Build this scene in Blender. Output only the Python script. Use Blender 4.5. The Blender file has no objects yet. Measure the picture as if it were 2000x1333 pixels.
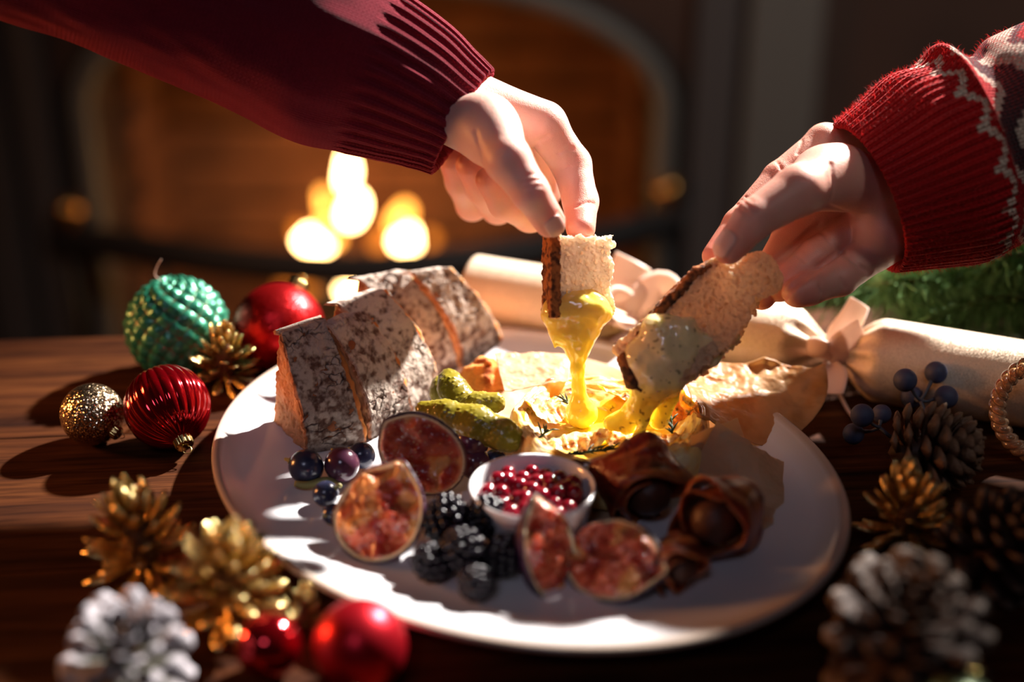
import bpy, math
import numpy as np
from mathutils import Vector, Matrix

scene = bpy.context.scene
COL = scene.collection
PI = math.pi
RNG = np.random.default_rng(7)

# ------------------------------------------------------------------ camera, world, lights, exposure
F = 2778.0                      # focal length in pixels of the 2000 px wide frame (50 mm on 36 mm)
CAM = np.array([0.0, -0.70, 0.401])
PITCH = math.radians(25.0)
cp, sp = math.cos(PITCH), math.sin(PITCH)
cam_data = bpy.data.cameras.new('camera')
cam = bpy.data.objects.new('camera', cam_data)
COL.objects.link(cam)
cam.location = CAM
cam.rotation_euler = (PI / 2 - PITCH, 0, 0)
cam_data.lens = 50.0
cam_data.sensor_width = 36.0
cam_data.clip_start = 0.02
cam_data.clip_end = 30
cam_data.dof.use_dof = True
cam_data.dof.focus_distance = 0.785
cam_data.dof.aperture_fstop = 2.0
scene.camera = cam

world = bpy.data.worlds.new('room_air')
scene.world = world
world.use_nodes = True
wb = world.node_tree.nodes['Background']
wb.inputs[0].default_value = (0.62, 0.44, 0.38, 1)
wb.inputs[1].default_value = 0.022

scene.view_settings.view_transform = 'Standard'
scene.view_settings.look = 'None'
scene.view_settings.gamma = 1.0
scene.view_settings.exposure = 0.0
scene.view_settings.use_curve_mapping = False


def lamp(name, kind, loc, target, power, color, **kw):
    d = bpy.data.lights.new(name, kind)
    d.energy = power
    d.color = color
    for k, v in kw.items():
        setattr(d, k, v)
    o = bpy.data.objects.new(name, d)
    COL.objects.link(o)
    o.location = loc
    v = Vector(target) - Vector(loc)
    o.rotation_euler = v.to_track_quat('-Z', 'Y').to_euler()
    return o


KEY_AZ, KEY_EL, KEY_D = math.radians(47), math.radians(38), 1.9
KT = np.array([-0.01, 0.07, 0.03])
KL = KT + KEY_D * np.array([math.cos(KEY_AZ) * math.cos(KEY_EL), math.sin(KEY_AZ) * math.cos(KEY_EL), math.sin(KEY_EL)])
lamp('key_light', 'SPOT', KL, KT, 960, (1.0, 0.93, 0.87), shadow_soft_size=0.035, spot_size=math.radians(23), spot_blend=1.0)
lamp('warm_lamp', 'AREA', (-1.0, 0.12, 0.24), (-0.1, 0.0, 0.04), 5.5, (1.0, 0.36, 0.10), shape='DISK', size=0.18)
lamp('wall_fill', 'SPOT', (0.9, -0.6, 1.5), (0.35, 1.32, -0.35), 80, (1.0, 0.94, 0.88), shadow_soft_size=0.25, spot_size=math.radians(50), spot_blend=0.8)  # added fill that brightens the fireplace surround, not a lamp of the room
lamp('cool_fill', 'SPOT', (-0.35, -1.35, 1.55), (-0.08, 0.04, 0.08), 24, (0.74, 0.74, 1.0), shadow_soft_size=0.30, spot_size=math.radians(20), spot_blend=1.0)  # added cool fill spot aimed at bread and platter, no window there


# ------------------------------------------------------------------ pixel helpers (all return metres in the world)
def P(px, py, d):
    X = (px - 1000) / F
    Y = (py - 666.5) / F
    return CAM + d * np.array([X, cp - Y * sp, -sp - Y * cp])


def G(px, py, z=0.0):
    X = (px - 1000) / F
    Y = (py - 666.5) / F
    dz = -sp - Y * cp
    return P(px, py, (z - CAM[2]) / dz)


def depth_of(p):
    r = np.asarray(p) - CAM
    return r[1] * cp - r[2] * sp


def rest(px, py, rpx, z0=0.0):
    """centre and radius of a ball seen at a pixel that lies on height z0"""
    r = 0.02
    for _ in range(12):
        c = G(px, py, z0 + r)
        r = rpx * depth_of(c) / F
    return c, r


def at_y(px, py, y):
    X = (px - 1000) / F
    Y = (py - 666.5) / F
    return P(px, py, (y - CAM[1]) / (cp - Y * sp))


# ------------------------------------------------------------------ numpy noise
def _h(ix, iy, iz, s):
    with np.errstate(over='ignore'):
        n = ix * np.uint32(374761393) + iy * np.uint32(668265263) + iz * np.uint32(2246822519) + np.uint32((s * 1274126177) & 0xFFFFFFFF)
        n = (n ^ (n >> np.uint32(13))) * np.uint32(1274126177)
        n = (n ^ (n >> np.uint32(15))) * np.uint32(2246822519)
        return ((n ^ (n >> np.uint32(16))) & np.uint32(0xFFFFFF)).astype(np.float32) * np.float32(1 / 16777215.0)


def vnoise(p, seed=0):
    """value noise in -1..1"""
    fl = np.floor(p)
    f = (p - fl).astype(np.float32)
    i = fl.astype(np.int64).astype(np.uint32)
    f = f * f * (3 - 2 * f)
    X, Y, Z = i[:, 0], i[:, 1], i[:, 2]
    one = np.uint32(1)
    fx, fy, fz = f[:, 0], f[:, 1], f[:, 2]
    def row(y, z):
        a = _h(X, y, z, seed); return a + (_h(X + one, y, z, seed) - a) * fx
    def pl(z):
        a = row(Y, z); return a + (row(Y + one, z) - a) * fy
    a = pl(Z)
    return ((a + (pl(Z + one) - a) * fz) * 2 - 1).astype(float)


def fbm(p, oct=4, seed=0):
    r = 0; a = 1.0; t = 0
    for o in range(oct):
        r = r + a * vnoise(p * (2 ** o) + 17.3 * o, seed + o)
        t += a; a *= 0.5
    return r / t


def cells(p, seed=0):
    """F1, F2 distances of cellular noise"""
    fl = np.floor(p)
    f = (p - fl).astype(np.float32)
    i = fl.astype(np.int64).astype(np.uint32)
    f1 = np.full(len(p), 9.0, np.float32); f2 = f1.copy()
    for dx in (-1, 0, 1):
        for dy in (-1, 0, 1):
            for dz in (-1, 0, 1):
                cx, cy, cz = i[:, 0] + np.uint32(dx & 0xFFFFFFFF), i[:, 1] + np.uint32(dy & 0xFFFFFFFF), i[:, 2] + np.uint32(dz & 0xFFFFFFFF)
                a = _h(cx, cy, cz, seed + 1)
                b = (a * 997.13) % 1.0; c = (a * 7919.37) % 1.0
                d = (dx + a - f[:, 0]) ** 2 + (dy + b - f[:, 1]) ** 2 + (dz + c - f[:, 2]) ** 2
                f2 = np.minimum(f2, np.maximum(f1, d))
                f1 = np.minimum(f1, d)
    return np.sqrt(f1).astype(float), np.sqrt(f2).astype(float)


def sstep(a, b, x):
    t = np.clip((x - a) / (b - a), 0, 1)
    return t * t * (3 - 2 * t)


def mix(a, b, t):
    t = np.asarray(t)[..., None]
    return np.asarray(a) * (1 - t) + np.asarray(b) * t


# ------------------------------------------------------------------ mesh helpers
def mesh(name, V, Fc, mat=None, col=None, uv=None, smooth=True):
    me = bpy.data.meshes.new(name)
    V = np.asarray(V, float)
    if isinstance(Fc, np.ndarray):
        n, k = Fc.shape
        me.vertices.add(len(V)); me.vertices.foreach_set('co', V.astype(np.float32).ravel())
        me.loops.add(n * k); me.loops.foreach_set('vertex_index', Fc.astype(np.int32).ravel())
        me.polygons.add(n)
        me.polygons.foreach_set('loop_start', np.arange(0, n * k, k, dtype=np.int32))
        me.polygons.foreach_set('loop_total', np.full(n, k, dtype=np.int32))
        me.update(calc_edges=True)
    else:
        me.from_pydata([tuple(v) for v in V], [], [tuple(int(i) for i in f) for f in Fc])
    if smooth:
        me.polygons.foreach_set('use_smooth', [True] * len(me.polygons))
    if col is not None:
        a = me.color_attributes.new('Col', 'FLOAT_COLOR', 'POINT')
        c = np.ones((len(V), 4), np.float32); c[:, :3] = col
        a.data.foreach_set('color', c.ravel())
    if uv is not None:
        l = me.uv_layers.new(name='UVMap')
        li = np.empty(len(me.loops), np.int32); me.loops.foreach_get('vertex_index', li)
        l.data.foreach_set('uv', np.asarray(uv, np.float32)[li].ravel())
    me.validate()
    if mat: me.materials.append(mat)
    me.update()
    return me


def obj(name, me, parent=None, M=None, **kw):
    o = bpy.data.objects.new(name, me)
    COL.objects.link(o)
    if parent is not None:
        o.parent = parent
    if M is not None:
        o.matrix_local = M
    for k, v in kw.items():
        o[k] = v
    return o


def thing(name, label, cat, loc=(0, 0, 0), group=None, M=None):
    o = obj(name, None)
    o.location = loc
    o.empty_display_size = 0.01
    if M is not None: o.matrix_local = M
    o['label'] = label; o['category'] = cat
    if group: o['group'] = group
    return o


def tag(o, label, cat, group=None):
    o['label'] = label; o['category'] = cat
    if group: o['group'] = group
    return o


def local(V, o):
    """world points into the frame of a thing that only has a location"""
    return np.asarray(V) - np.array(o.location)


def grid_faces(nu, nv, cu=False, cv=False, flip=False):
    iu = np.arange(nu if cu else nu - 1); iv = np.arange(nv if cv else nv - 1)
    a, b = np.meshgrid(iu, iv, indexing='ij')
    a = a.ravel(); b = b.ravel(); a2 = (a + 1) % nu; b2 = (b + 1) % nv
    f = np.stack([a * nv + b, a2 * nv + b, a2 * nv + b2, a * nv + b2], 1)
    return f[:, ::-1] if flip else f


def lathe(prof, n=64, ex=1.0, ey=1.0):
    """prof: (r, z) list from axis to axis"""
    pr = np.array(prof, float)
    th = np.linspace(0, 2 * PI, n, endpoint=False)
    V = np.stack([np.outer(np.cos(th), pr[:, 0]) * ex, np.outer(np.sin(th), pr[:, 0]) * ey, np.tile(pr[:, 1], (n, 1))], 2).reshape(-1, 3)
    return V, grid_faces(n, len(pr), cu=True)


def resample(pts, n):
    """Catmull-Rom through points (any number of columns)"""
    p = np.asarray(pts, float)
    p = np.vstack([2 * p[0] - p[1], p, 2 * p[-1] - p[-2]])
    m = len(p) - 3
    t = np.linspace(0, m - 1e-6, n)
    i = t.astype(int); f = (t - i)[:, None]
    a, b, c, d = p[i], p[i + 1], p[i + 2], p[i + 3]
    return 0.5 * (2 * b + (c - a) * f + (2 * a - 5 * b + 4 * c - d) * f ** 2 + (-a + 3 * b - 3 * c + d) * f ** 3)


def frames(C, up=(0, 0, 1)):
    T = np.gradient(C, axis=0); T /= np.linalg.norm(T, axis=1)[:, None] + 1e-12
    N = np.zeros_like(T); u = np.array(up, float)
    if abs(T[0] @ u) > 0.95: u = np.array([1.0, 0, 0.1])
    for i in range(len(C)):
        u = u - (u @ T[i]) * T[i]; u /= np.linalg.norm(u); N[i] = u
    return T, N, np.cross(T, N)


def tube(pts, rad, n=8, m=None, closed=False):
    """swept round tube, capped"""
    pts = np.asarray(pts, float)
    R = np.full(len(pts), rad) if np.isscalar(rad) else np.asarray(rad, float)
    if m:
        q = resample(np.c_[pts, R], m); pts, R = q[:, :3], q[:, 3]
    T, N, B = frames(pts)
    th = np.linspace(0, 2 * PI, n, endpoint=False)
    V = pts[:, None] + R[:, None, None] * (np.cos(th)[None, :, None] * N[:, None] + np.sin(th)[None, :, None] * B[:, None])
    V = V.reshape(-1, 3); k = len(pts)
    Fc = [tuple(f) for f in grid_faces(k, n, cu=closed, cv=True)]
    if not closed:
        Fc += [tuple(range(n)), tuple(range((k - 1) * n, k * n))[::-1]]
    return V, Fc


def join(parts):
    V = []; Fc = []; o = 0
    for v, f in parts:
        V.append(np.asarray(v)); Fc += [tuple(int(i) + o for i in q) for q in f]; o += len(v)
    return np.vstack(V), Fc


def box(c, s, bev=0.0):
    c = np.array(c, float); s = np.array(s, float) / 2
    if bev <= 0:
        V = np.array([[x, y, z] for x in (-1, 1) for y in (-1, 1) for z in (-1, 1)]) * s + c
        return V, [(0, 1, 3, 2), (4, 6, 7, 5), (0, 4, 5, 1), (2, 3, 7, 6), (0, 2, 6, 4), (1, 5, 7, 3)]
    import bmesh
    bm = bmesh.new(); bmesh.ops.create_cube(bm, size=1.0)
    for v in bm.verts: v.co = Vector((v.co.x * 2 * s[0] + c[0], v.co.y * 2 * s[1] + c[1], v.co.z * 2 * s[2] + c[2]))
    bmesh.ops.bevel(bm, geom=bm.edges[:], offset=bev, segments=2, affect='EDGES', profile=0.6)
    V = np.array([v.co[:] for v in bm.verts]); Fc = [tuple(v.index for v in f.verts) for f in bm.faces]
    bm.free()
    return V, Fc


# ------------------------------------------------------------------ signed distance bodies -> one continuous surface
def sd_cone(p, a, b, ra, rb):
    """round cone (tapered capsule)"""
    ba = b - a; l2 = ba @ ba; rr = ra - rb; a2 = l2 - rr * rr
    if a2 <= 1e-12:
        return np.linalg.norm(p - (a if ra > rb else b), axis=1) - max(ra, rb)
    il2 = 1.0 / l2
    pa = p - a; y = pa @ ba; z = y - l2
    w = pa * l2 - np.outer(y, ba); x2 = np.einsum('ij,ij->i', w, w)
    y2 = y * y * l2; z2 = z * z * l2
    k = np.sign(rr) * rr * rr * x2
    d = (np.sqrt(np.maximum(x2 * a2 * il2, 0)) + y * rr) * il2 - ra
    c1 = np.sign(z) * a2 * z2 > k
    c2 = np.sign(y) * a2 * y2 < k
    d = np.where(c2, np.sqrt(x2 + y2) * il2 - ra, d)
    return np.where(c1, np.sqrt(x2 + z2) * il2 - rb, d)


def smin(a, b, k):
    if k <= 0: return np.minimum(a, b)
    h = np.maximum(k - np.abs(a - b), 0) / k
    return np.minimum(a, b) - h * h * k * 0.25


def sd_ell(p, c, r, R=None):
    q = p - c
    if R is not None: q = q @ R
    r = np.asarray(r)
    k0 = np.linalg.norm(q / r, axis=1); k1 = np.linalg.norm(q / (r * r), axis=1) + 1e-9
    return k0 * (k0 - 1) / k1


def sd_box(p, c, h, r, R=None):
    q = p - c
    if R is not None: q = q @ R
    q = np.abs(q) - (np.asarray(h) - r)
    return np.linalg.norm(np.maximum(q, 0), axis=1) + np.minimum(q.max(1), 0) - r


def chain(p, pts, rad, k=0.002):
    d = None
    for i in range(len(pts) - 1):
        e = sd_cone(p, np.asarray(pts[i]), np.asarray(pts[i + 1]), rad[i], rad[i + 1])
        d = e if d is None else smin(d, e, k)
    return d


def nets(f, lo, hi, h):
    """naive surface nets"""
    lo = np.asarray(lo, float); n = np.ceil((np.asarray(hi) - lo) / h).astype(int) + 1
    ax = [lo[i] + h * np.arange(n[i]) for i in range(3)]
    # coarse pass first, the fine one only near the surface
    K = 4
    nk = n // K + 2
    axc = [lo[i] + h * K * np.arange(nk[i]) for i in range(3)]
    g = np.stack(np.meshgrid(*axc, indexing='ij'), -1).reshape(-1, 3)
    Dc = f(g).reshape(nk)
    D = Dc
    for i in range(3):
        t = np.arange(n[i]) / K; j = t.astype(int); w = (t - j).reshape([-1 if k == i else 1 for k in range(3)])
        D = np.take(D, j, axis=i) * (1 - w) + np.take(D, j + 1, axis=i) * w
    m = np.abs(D) < h * K * 1.5 + 0.0022
    ids = np.nonzero(m)
    vals = np.empty(len(ids[0]))
    for s0 in range(0, len(vals), 300000):
        q = slice(s0, s0 + 300000)
        vals[q] = f(np.stack([ax[k][ids[k][q]] for k in range(3)], 1))
    D[ids] = vals
    S = D < 0
    nc = n - 1
    cnt = np.zeros(nc); acc = np.zeros((*nc, 3))
    cs = [(a, b, c) for a in (0, 1) for b in (0, 1) for c in (0, 1)]
    sl = lambda o: tuple(slice(o[i], o[i] + nc[i]) for i in range(3))
    for o1 in cs:
        for axn in range(3):
            if o1[axn]: continue
            o2 = list(o1); o2[axn] = 1; o2 = tuple(o2)
            d1, d2 = D[sl(o1)], D[sl(o2)]
            m = S[sl(o1)] != S[sl(o2)]
            t = np.where(m, d1 / (d1 - d2 + 1e-20), 0)
            for k in range(3):
                acc[..., k] += np.where(m, o1[k] + (t if k == axn else 0), 0)
            cnt += m
    act = cnt > 0
    idx = -np.ones(nc, int); idx[act] = np.arange(act.sum())
    ii = np.stack(np.nonzero(act), 1)
    V = lo + h * (ii + acc[act] / cnt[act][:, None])
    faces = []
    for axn in range(3):
        u, v = (axn + 1) % 3, (axn + 2) % 3
        a = [slice(None)] * 3; b = [slice(None)] * 3
        a[axn] = slice(0, -1); b[axn] = slice(1, None)
        for q in (u, v):
            a[q] = slice(1, -1); b[q] = slice(1, -1)
        A, B = S[tuple(a)], S[tuple(b)]
        e = np.stack(np.nonzero(A != B), 1)
        if not len(e): continue
        fl = A[tuple(e.T)]
        e[:, u] += 1; e[:, v] += 1
        def at(du, dv):
            q = e.copy(); q[:, u] -= du; q[:, v] -= dv
            return idx[tuple(q.T)]
        Q = np.stack([at(1, 1), at(0, 1), at(0, 0), at(1, 0)], 1)
        Q[~fl] = Q[~fl][:, ::-1]
        faces.append(Q)
    return V, np.vstack(faces)


def grad(f, V, e=2e-4):
    g = np.stack([f(V + np.eye(3)[i] * e) - f(V - np.eye(3)[i] * e) for i in range(3)], 1)
    return g / (np.linalg.norm(g, axis=1)[:, None] + 1e-12)


# ------------------------------------------------------------------ materials
def nt(name):
    m = bpy.data.materials.new(name); m.use_nodes = True
    return m, m.node_tree.nodes, m.node_tree.links, m.node_tree.nodes['Principled BSDF']


def material(name, color=(0.5, 0.5, 0.5), rough=0.5, metal=0.0, attr=False, bump=0.0, bscale=200.0, bdist=0.001,
             var=0.0, vscale=30.0, sss=0.0, srad=(0.01, 0.004, 0.002), trans=0.0, coat=0.0, spec=0.5, ior=1.45,
             emit=None, estr=0.0, sheen=0.0, stretch=(1, 1, 1), detail=4.0, color2=None, translucent=0.0):
    m, N, L, b = nt(name)
    b.inputs['Base Color'].default_value = (*color, 1)
    b.inputs['Roughness'].default_value = rough
    b.inputs['Metallic'].default_value = metal
    b.inputs['IOR'].default_value = ior
    b.inputs['Specular IOR Level'].default_value = spec
    b.inputs['Subsurface Weight'].default_value = sss
    b.inputs['Subsurface Radius'].default_value = srad
    b.inputs['Subsurface Scale'].default_value = 1.0
    b.inputs['Transmission Weight'].default_value = trans
    b.inputs['Coat Weight'].default_value = coat
    b.inputs['Coat Roughness'].default_value = 0.08
    b.inputs['Sheen Weight'].default_value = sheen
    tc = N.new('ShaderNodeTexCoord'); mp = N.new('ShaderNodeMapping')
    mp.inputs['Scale'].default_value = stretch
    L.new(tc.outputs['Object'], mp.inputs[0])
    src = None
    if attr:
        a = N.new('ShaderNodeAttribute'); a.attribute_name = 'Col'; src = a.outputs['Color']
    if var > 0 or color2 is not None:
        n = N.new('ShaderNodeTexNoise'); n.inputs['Scale'].default_value = vscale; n.inputs['Detail'].default_value = 5
        L.new(mp.outputs[0], n.inputs['Vector'])
        mx = N.new('ShaderNodeMix'); mx.data_type = 'RGBA'
        r = N.new('ShaderNodeMapRange'); r.inputs[1].default_value = 0.35; r.inputs[2].default_value = 0.65
        L.new(n.outputs[0], r.inputs[0]); L.new(r.outputs[0], mx.inputs[0])
        if color2 is not None:
            mx.inputs[6].default_value = (*color, 1); mx.inputs[7].default_value = (*color2, 1)
            if src: L.new(src, mx.inputs[6])
        else:
            mx.blend_type = 'MULTIPLY'
            mx.inputs[6].default_value = (*color, 1)
            if src: L.new(src, mx.inputs[6])
            mx.inputs[7].default_value = (1 - var, 1 - var, 1 - var, 1)
        src = mx.outputs[2]
    if src: L.new(src, b.inputs['Base Color'])
    if bump > 0:
        n = N.new('ShaderNodeTexNoise'); n.inputs['Scale'].default_value = bscale; n.inputs['Detail'].default_value = detail
        L.new(mp.outputs[0], n.inputs['Vector'])
        bp = N.new('ShaderNodeBump'); bp.inputs['Strength'].default_value = bump; bp.inputs['Distance'].default_value = bdist
        L.new(n.outputs[0], bp.inputs['Height']); L.new(bp.outputs[0], b.inputs['Normal'])
    if emit:
        b.inputs['Emission Color'].default_value = (*emit, 1); b.inputs['Emission Strength'].default_value = estr
    if translucent > 0:
        t = N.new('ShaderNodeBsdfTranslucent'); ms = N.new('ShaderNodeMixShader'); ms.inputs[0].default_value = translucent
        t.inputs[0].default_value = (*color, 1)
        if src: L.new(src, t.inputs[0])
        out = N['Material Output']
        L.new(b.outputs[0], ms.inputs[1]); L.new(t.outputs[0], ms.inputs[2]); L.new(ms.outputs[0], out.inputs[0])
    return m


def glitter(name, color, color2, scale=1400, rough=0.25, metal=1.0, amount=1.0):
    """fine metallic flakes: every flake its own tilt"""
    m, N, L, b = nt(name)
    tc = N.new('ShaderNodeTexCoord'); v = N.new('ShaderNodeTexVoronoi'); v.inputs['Scale'].default_value = scale
    L.new(tc.outputs['Object'], v.inputs['Vector'])
    geo = N.new('ShaderNodeNewGeometry')
    sub = N.new('ShaderNodeVectorMath'); sub.operation = 'SUBTRACT'; sub.inputs[1].default_value = (0.5, 0.5, 0.5)
    L.new(v.outputs['Color'], sub.inputs[0])
    sc = N.new('ShaderNodeVectorMath'); sc.operation = 'SCALE'; sc.inputs['Scale'].default_value = amount
    L.new(sub.outputs[0], sc.inputs[0])
    ad = N.new('ShaderNodeVectorMath'); L.new(geo.outputs['Normal'], ad.inputs[0]); L.new(sc.outputs[0], ad.inputs[1])
    nm = N.new('ShaderNodeVectorMath'); nm.operation = 'NORMALIZE'; L.new(ad.outputs[0], nm.inputs[0])
    L.new(nm.outputs[0], b.inputs['Normal'])
    mx = N.new('ShaderNodeMix'); mx.data_type = 'RGBA'; mx.inputs[6].default_value = (*color, 1); mx.inputs[7].default_value = (*color2, 1)
    sx = N.new('ShaderNodeSeparateColor'); L.new(v.outputs['Color'], sx.inputs[0]); L.new(sx.outputs[0], mx.inputs[0])
    L.new(mx.outputs[2], b.inputs['Base Color'])
    b.inputs['Roughness'].default_value = rough; b.inputs['Metallic'].default_value = metal
    return m


def knit(name, color, cols, rows, color2=None, attr=False, depth=0.0012, rough=0.85):
    """knitted stitches from the sleeve's own UVs"""
    m, N, L, b = nt(name)
    b.inputs['Roughness'].default_value = rough
    b.inputs['Sheen Weight'].default_value = 0.35
    b.inputs['Sheen Roughness'].default_value = 0.5
    b.inputs['Sheen Tint'].default_value = (*[min(1, c * 2.5 + 0.1) for c in color], 1)
    b.inputs['Specular IOR Level'].default_value = 0.15
    uv = N.new('ShaderNodeUVMap'); sx = N.new('ShaderNodeSeparateXYZ'); L.new(uv.outputs[0], sx.inputs[0])

    def M(op, a, c=None):
        n = N.new('ShaderNodeMath'); n.operation = op
        for k, x in enumerate((a, c)):
            if x is None: continue
            if isinstance(x, (int, float)): n.inputs[k].default_value = x
            else: L.new(x, n.inputs[k])
        return n.outputs[0]
    fr = M('FRACT', M('MULTIPLY', sx.outputs[0], cols))
    tri = M('ABSOLUTE', M('SUBTRACT', fr, 0.5))                 # 0 centre .5 edge
    row = M('ADD', M('MULTIPLY', sx.outputs[1], rows), M('MULTIPLY', tri, 1.1))
    s = M('ABSOLUTE', M('SINE', M('MULTIPLY', row, PI)))
    w = M('SINE', M('MULTIPLY', M('ABSOLUTE', M('SUBTRACT', M('MULTIPLY', tri, 2.0), 0.5)), PI))  # groove in the middle and at the edge
    hgt = M('ADD', M('MULTIPLY', s, 0.5), M('MULTIPLY', M('SUBTRACT', 1.0, w), 0.9))
    bp = N.new('ShaderNodeBump'); bp.inputs['Strength'].default_value = 0.9; bp.inputs['Distance'].default_value = depth
    L.new(hgt, bp.inputs['Height']); L.new(bp.outputs[0], b.inputs['Normal'])
    mx = N.new('ShaderNodeMix'); mx.data_type = 'RGBA'; mx.inputs[7].default_value = (*color, 1)
    c2 = color2 or tuple(c * 0.45 for c in color)
    mx.inputs[6].default_value = (*c2, 1)
    tc = N.new('ShaderNodeTexCoord'); nz = N.new('ShaderNodeTexNoise'); nz.inputs['Scale'].default_value = 900
    L.new(tc.outputs['Object'], nz.inputs['Vector'])
    L.new(nz.outputs[0], mx.inputs[0])
    out = mx.outputs[2]
    if attr:
        a = N.new('ShaderNodeAttribute'); a.attribute_name = 'Col'
        m2 = N.new('ShaderNodeMix'); m2.data_type = 'RGBA'; m2.blend_type = 'MULTIPLY'; m2.inputs[0].default_value = 0.5
        L.new(a.outputs['Color'], m2.inputs[6])
        gr = N.new('ShaderNodeCombineColor')
        for k in range(3): L.new(nz.outputs[0], gr.inputs[k])
        L.new(gr.outputs[0], m2.inputs[7]); out = m2.outputs[2]
    L.new(out, b.inputs['Base Color'])
    return m


def wood(name, c1, c2, c3, rough=0.3):
    m, N, L, b = nt(name)
    tc = N.new('ShaderNodeTexCoord'); mp = N.new('ShaderNodeMapping'); mp.inputs['Scale'].default_value = (2.5, 38, 38)
    oi = N.new('ShaderNodeObjectInfo')
    ad = N.new('ShaderNodeVectorMath'); L.new(tc.outputs['Object'], ad.inputs[0]); L.new(oi.outputs['Random'], ad.inputs[1])
    L.new(ad.outputs[0], mp.inputs[0])
    n1 = N.new('ShaderNodeTexNoise'); n1.inputs['Scale'].default_value = 1.6; n1.inputs['Detail'].default_value = 6; n1.inputs['Distortion'].default_value = 0.6
    n2 = N.new('ShaderNodeTexNoise'); n2.inputs['Scale'].default_value = 9; n2.inputs['Detail'].default_value = 4
    L.new(mp.outputs[0], n1.inputs['Vector']); L.new(mp.outputs[0], n2.inputs['Vector'])
    cr = N.new('ShaderNodeValToRGB'); e = cr.color_ramp.elements
    e[0].position = 0.3; e[0].color = (*c1, 1); e[1].position = 0.72; e[1].color = (*c3, 1)
    k = cr.color_ramp.elements.new(0.5); k.color = (*c2, 1)
    L.new(n1.outputs[0], cr.inputs[0])
    mx = N.new('ShaderNodeMix'); mx.data_type = 'RGBA'; mx.blend_type = 'MULTIPLY'; mx.inputs[0].default_value = 0.6
    cr2 = N.new('ShaderNodeValToRGB'); cr2.color_ramp.elements[0].position = 0.38; cr2.color_ramp.elements[0].color = (0.25, 0.2, 0.2, 1); cr2.color_ramp.elements[1].position = 0.55
    L.new(n2.outputs[0], cr2.inputs[0]); L.new(cr.outputs[0], mx.inputs[6]); L.new(cr2.outputs[0], mx.inputs[7])
    L.new(mx.outputs[2], b.inputs['Base Color'])
    b.inputs['Roughness'].default_value = rough; b.inputs['Specular IOR Level'].default_value = 0.06
    bp = N.new('ShaderNodeBump'); bp.inputs['Strength'].default_value = 0.25; bp.inputs['Distance'].default_value = 0.0006
    L.new(n2.outputs[0], bp.inputs['Height']); L.new(bp.outputs[0], b.inputs['Normal'])
    return m


MAT = {}
MAT['wood'] = wood('varnished_wood', (0.020, 0.006, 0.003), (0.058, 0.017, 0.005), (0.110, 0.036, 0.010), 0.72)
MAT['plaster'] = material('dark_wall_paint', (0.055, 0.026, 0.017), 0.8, var=0.3, vscale=6)
MAT['floor'] = wood('floor_boards', (0.02, 0.008, 0.004), (0.04, 0.015, 0.008), (0.06, 0.025, 0.012), 0.5)
MAT['iron'] = material('cast_iron', (0.035, 0.033, 0.033), 0.55, metal=0.4, bump=0.3, bscale=300)
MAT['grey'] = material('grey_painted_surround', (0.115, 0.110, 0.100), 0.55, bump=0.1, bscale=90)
MAT['grey_dark'] = material('dark_grey_surround', (0.062, 0.055, 0.055), 0.6)  # darker grey of the flanking panels and the left pilaster
MAT['brick'] = material('firebrick', (0.26, 0.095, 0.035), 0.9, var=0.6, vscale=5, bump=0.5, bscale=120)
MAT['soot'] = material('sooty_brick', (0.14, 0.06, 0.026), 0.95, var=0.4, vscale=20)
MAT['log'] = material('charred_log', (0.05, 0.03, 0.02), 0.95, bump=0.8, bscale=150)
MAT['brass'] = material('brass', (0.75, 0.40, 0.12), 0.3, metal=1.0)
MAT['gold'] = material('gold_metal', (0.80, 0.58, 0.22), 0.22, metal=1.0)
MAT['porcelain'] = material('glazed_porcelain', (0.80, 0.78, 0.80), 0.16, attr=True, coat=0.3)


# ------------------------------------------------------------------ the room
def setting(name, V, Fc, mat, smooth=False):
    return obj(name, mesh(name, V, Fc, mat, smooth=smooth), kind='structure')


FZ = -0.75
setting('floor', *box((0, 0.0, FZ - 0.02), (5.0, 4.2, 0.04)), MAT['floor'])
WY = 1.32
# chimney wall with an arched opening, built as columns of quads around the arch
OX, OHW, OSPR, OTOP = -0.202, 0.412, -0.169, 0.010     # centre x, half width, springing height, crown height


def arch_wall(x0, x1, z0, z1, y, mat, name, thick=0.10, hw=OHW, spring=OSPR, top=OTOP, kind=None, parent=None):
    n = 48
    xs = np.linspace(-hw, hw, n)
    za = spring + (top - spring) * np.sqrt(np.clip(1 - (xs / hw) ** 2, 0, 1))
    V = []; Fc = []
    def quad(a, b, c, d):
        i = len(V); V.extend([a, b, c, d]); Fc.append((i, i + 1, i + 2, i + 3))
    for yy, fl in ((y, 0), (y + thick, 1)):
        def q(ax, az, bx, bz):
            p = [(ax, yy, az), (bx, yy, az), (bx, yy, bz), (ax, yy, bz)]
            quad(*(p if not fl else p[::-1]))
        q(x0, z0, OX - hw, z1); q(OX + hw, z0, x1, z1)
        for i in range(n - 1):
            p = [(OX + xs[i], yy, za[i]), (OX + xs[i + 1], yy, za[i + 1]), (OX + xs[i + 1], yy, z1), (OX + xs[i], yy, z1)]
            quad(*(p if not fl else p[::-1]))
    for i in range(n - 1):
        quad((OX + xs[i], y, za[i]), (OX + xs[i], y + thick, za[i]), (OX + xs[i + 1], y + thick, za[i + 1]), (OX + xs[i + 1], y, za[i + 1]))
    for s in (-1, 1):
        quad((OX + s * hw, y, z0), (OX + s * hw, y + thick, z0), (OX + s * hw, y + thick, spring), (OX + s * hw, y, spring))
    o = obj(name, mesh(name, V, Fc, mat, smooth=False), parent)
    if kind: o['kind'] = kind
    return o


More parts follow.
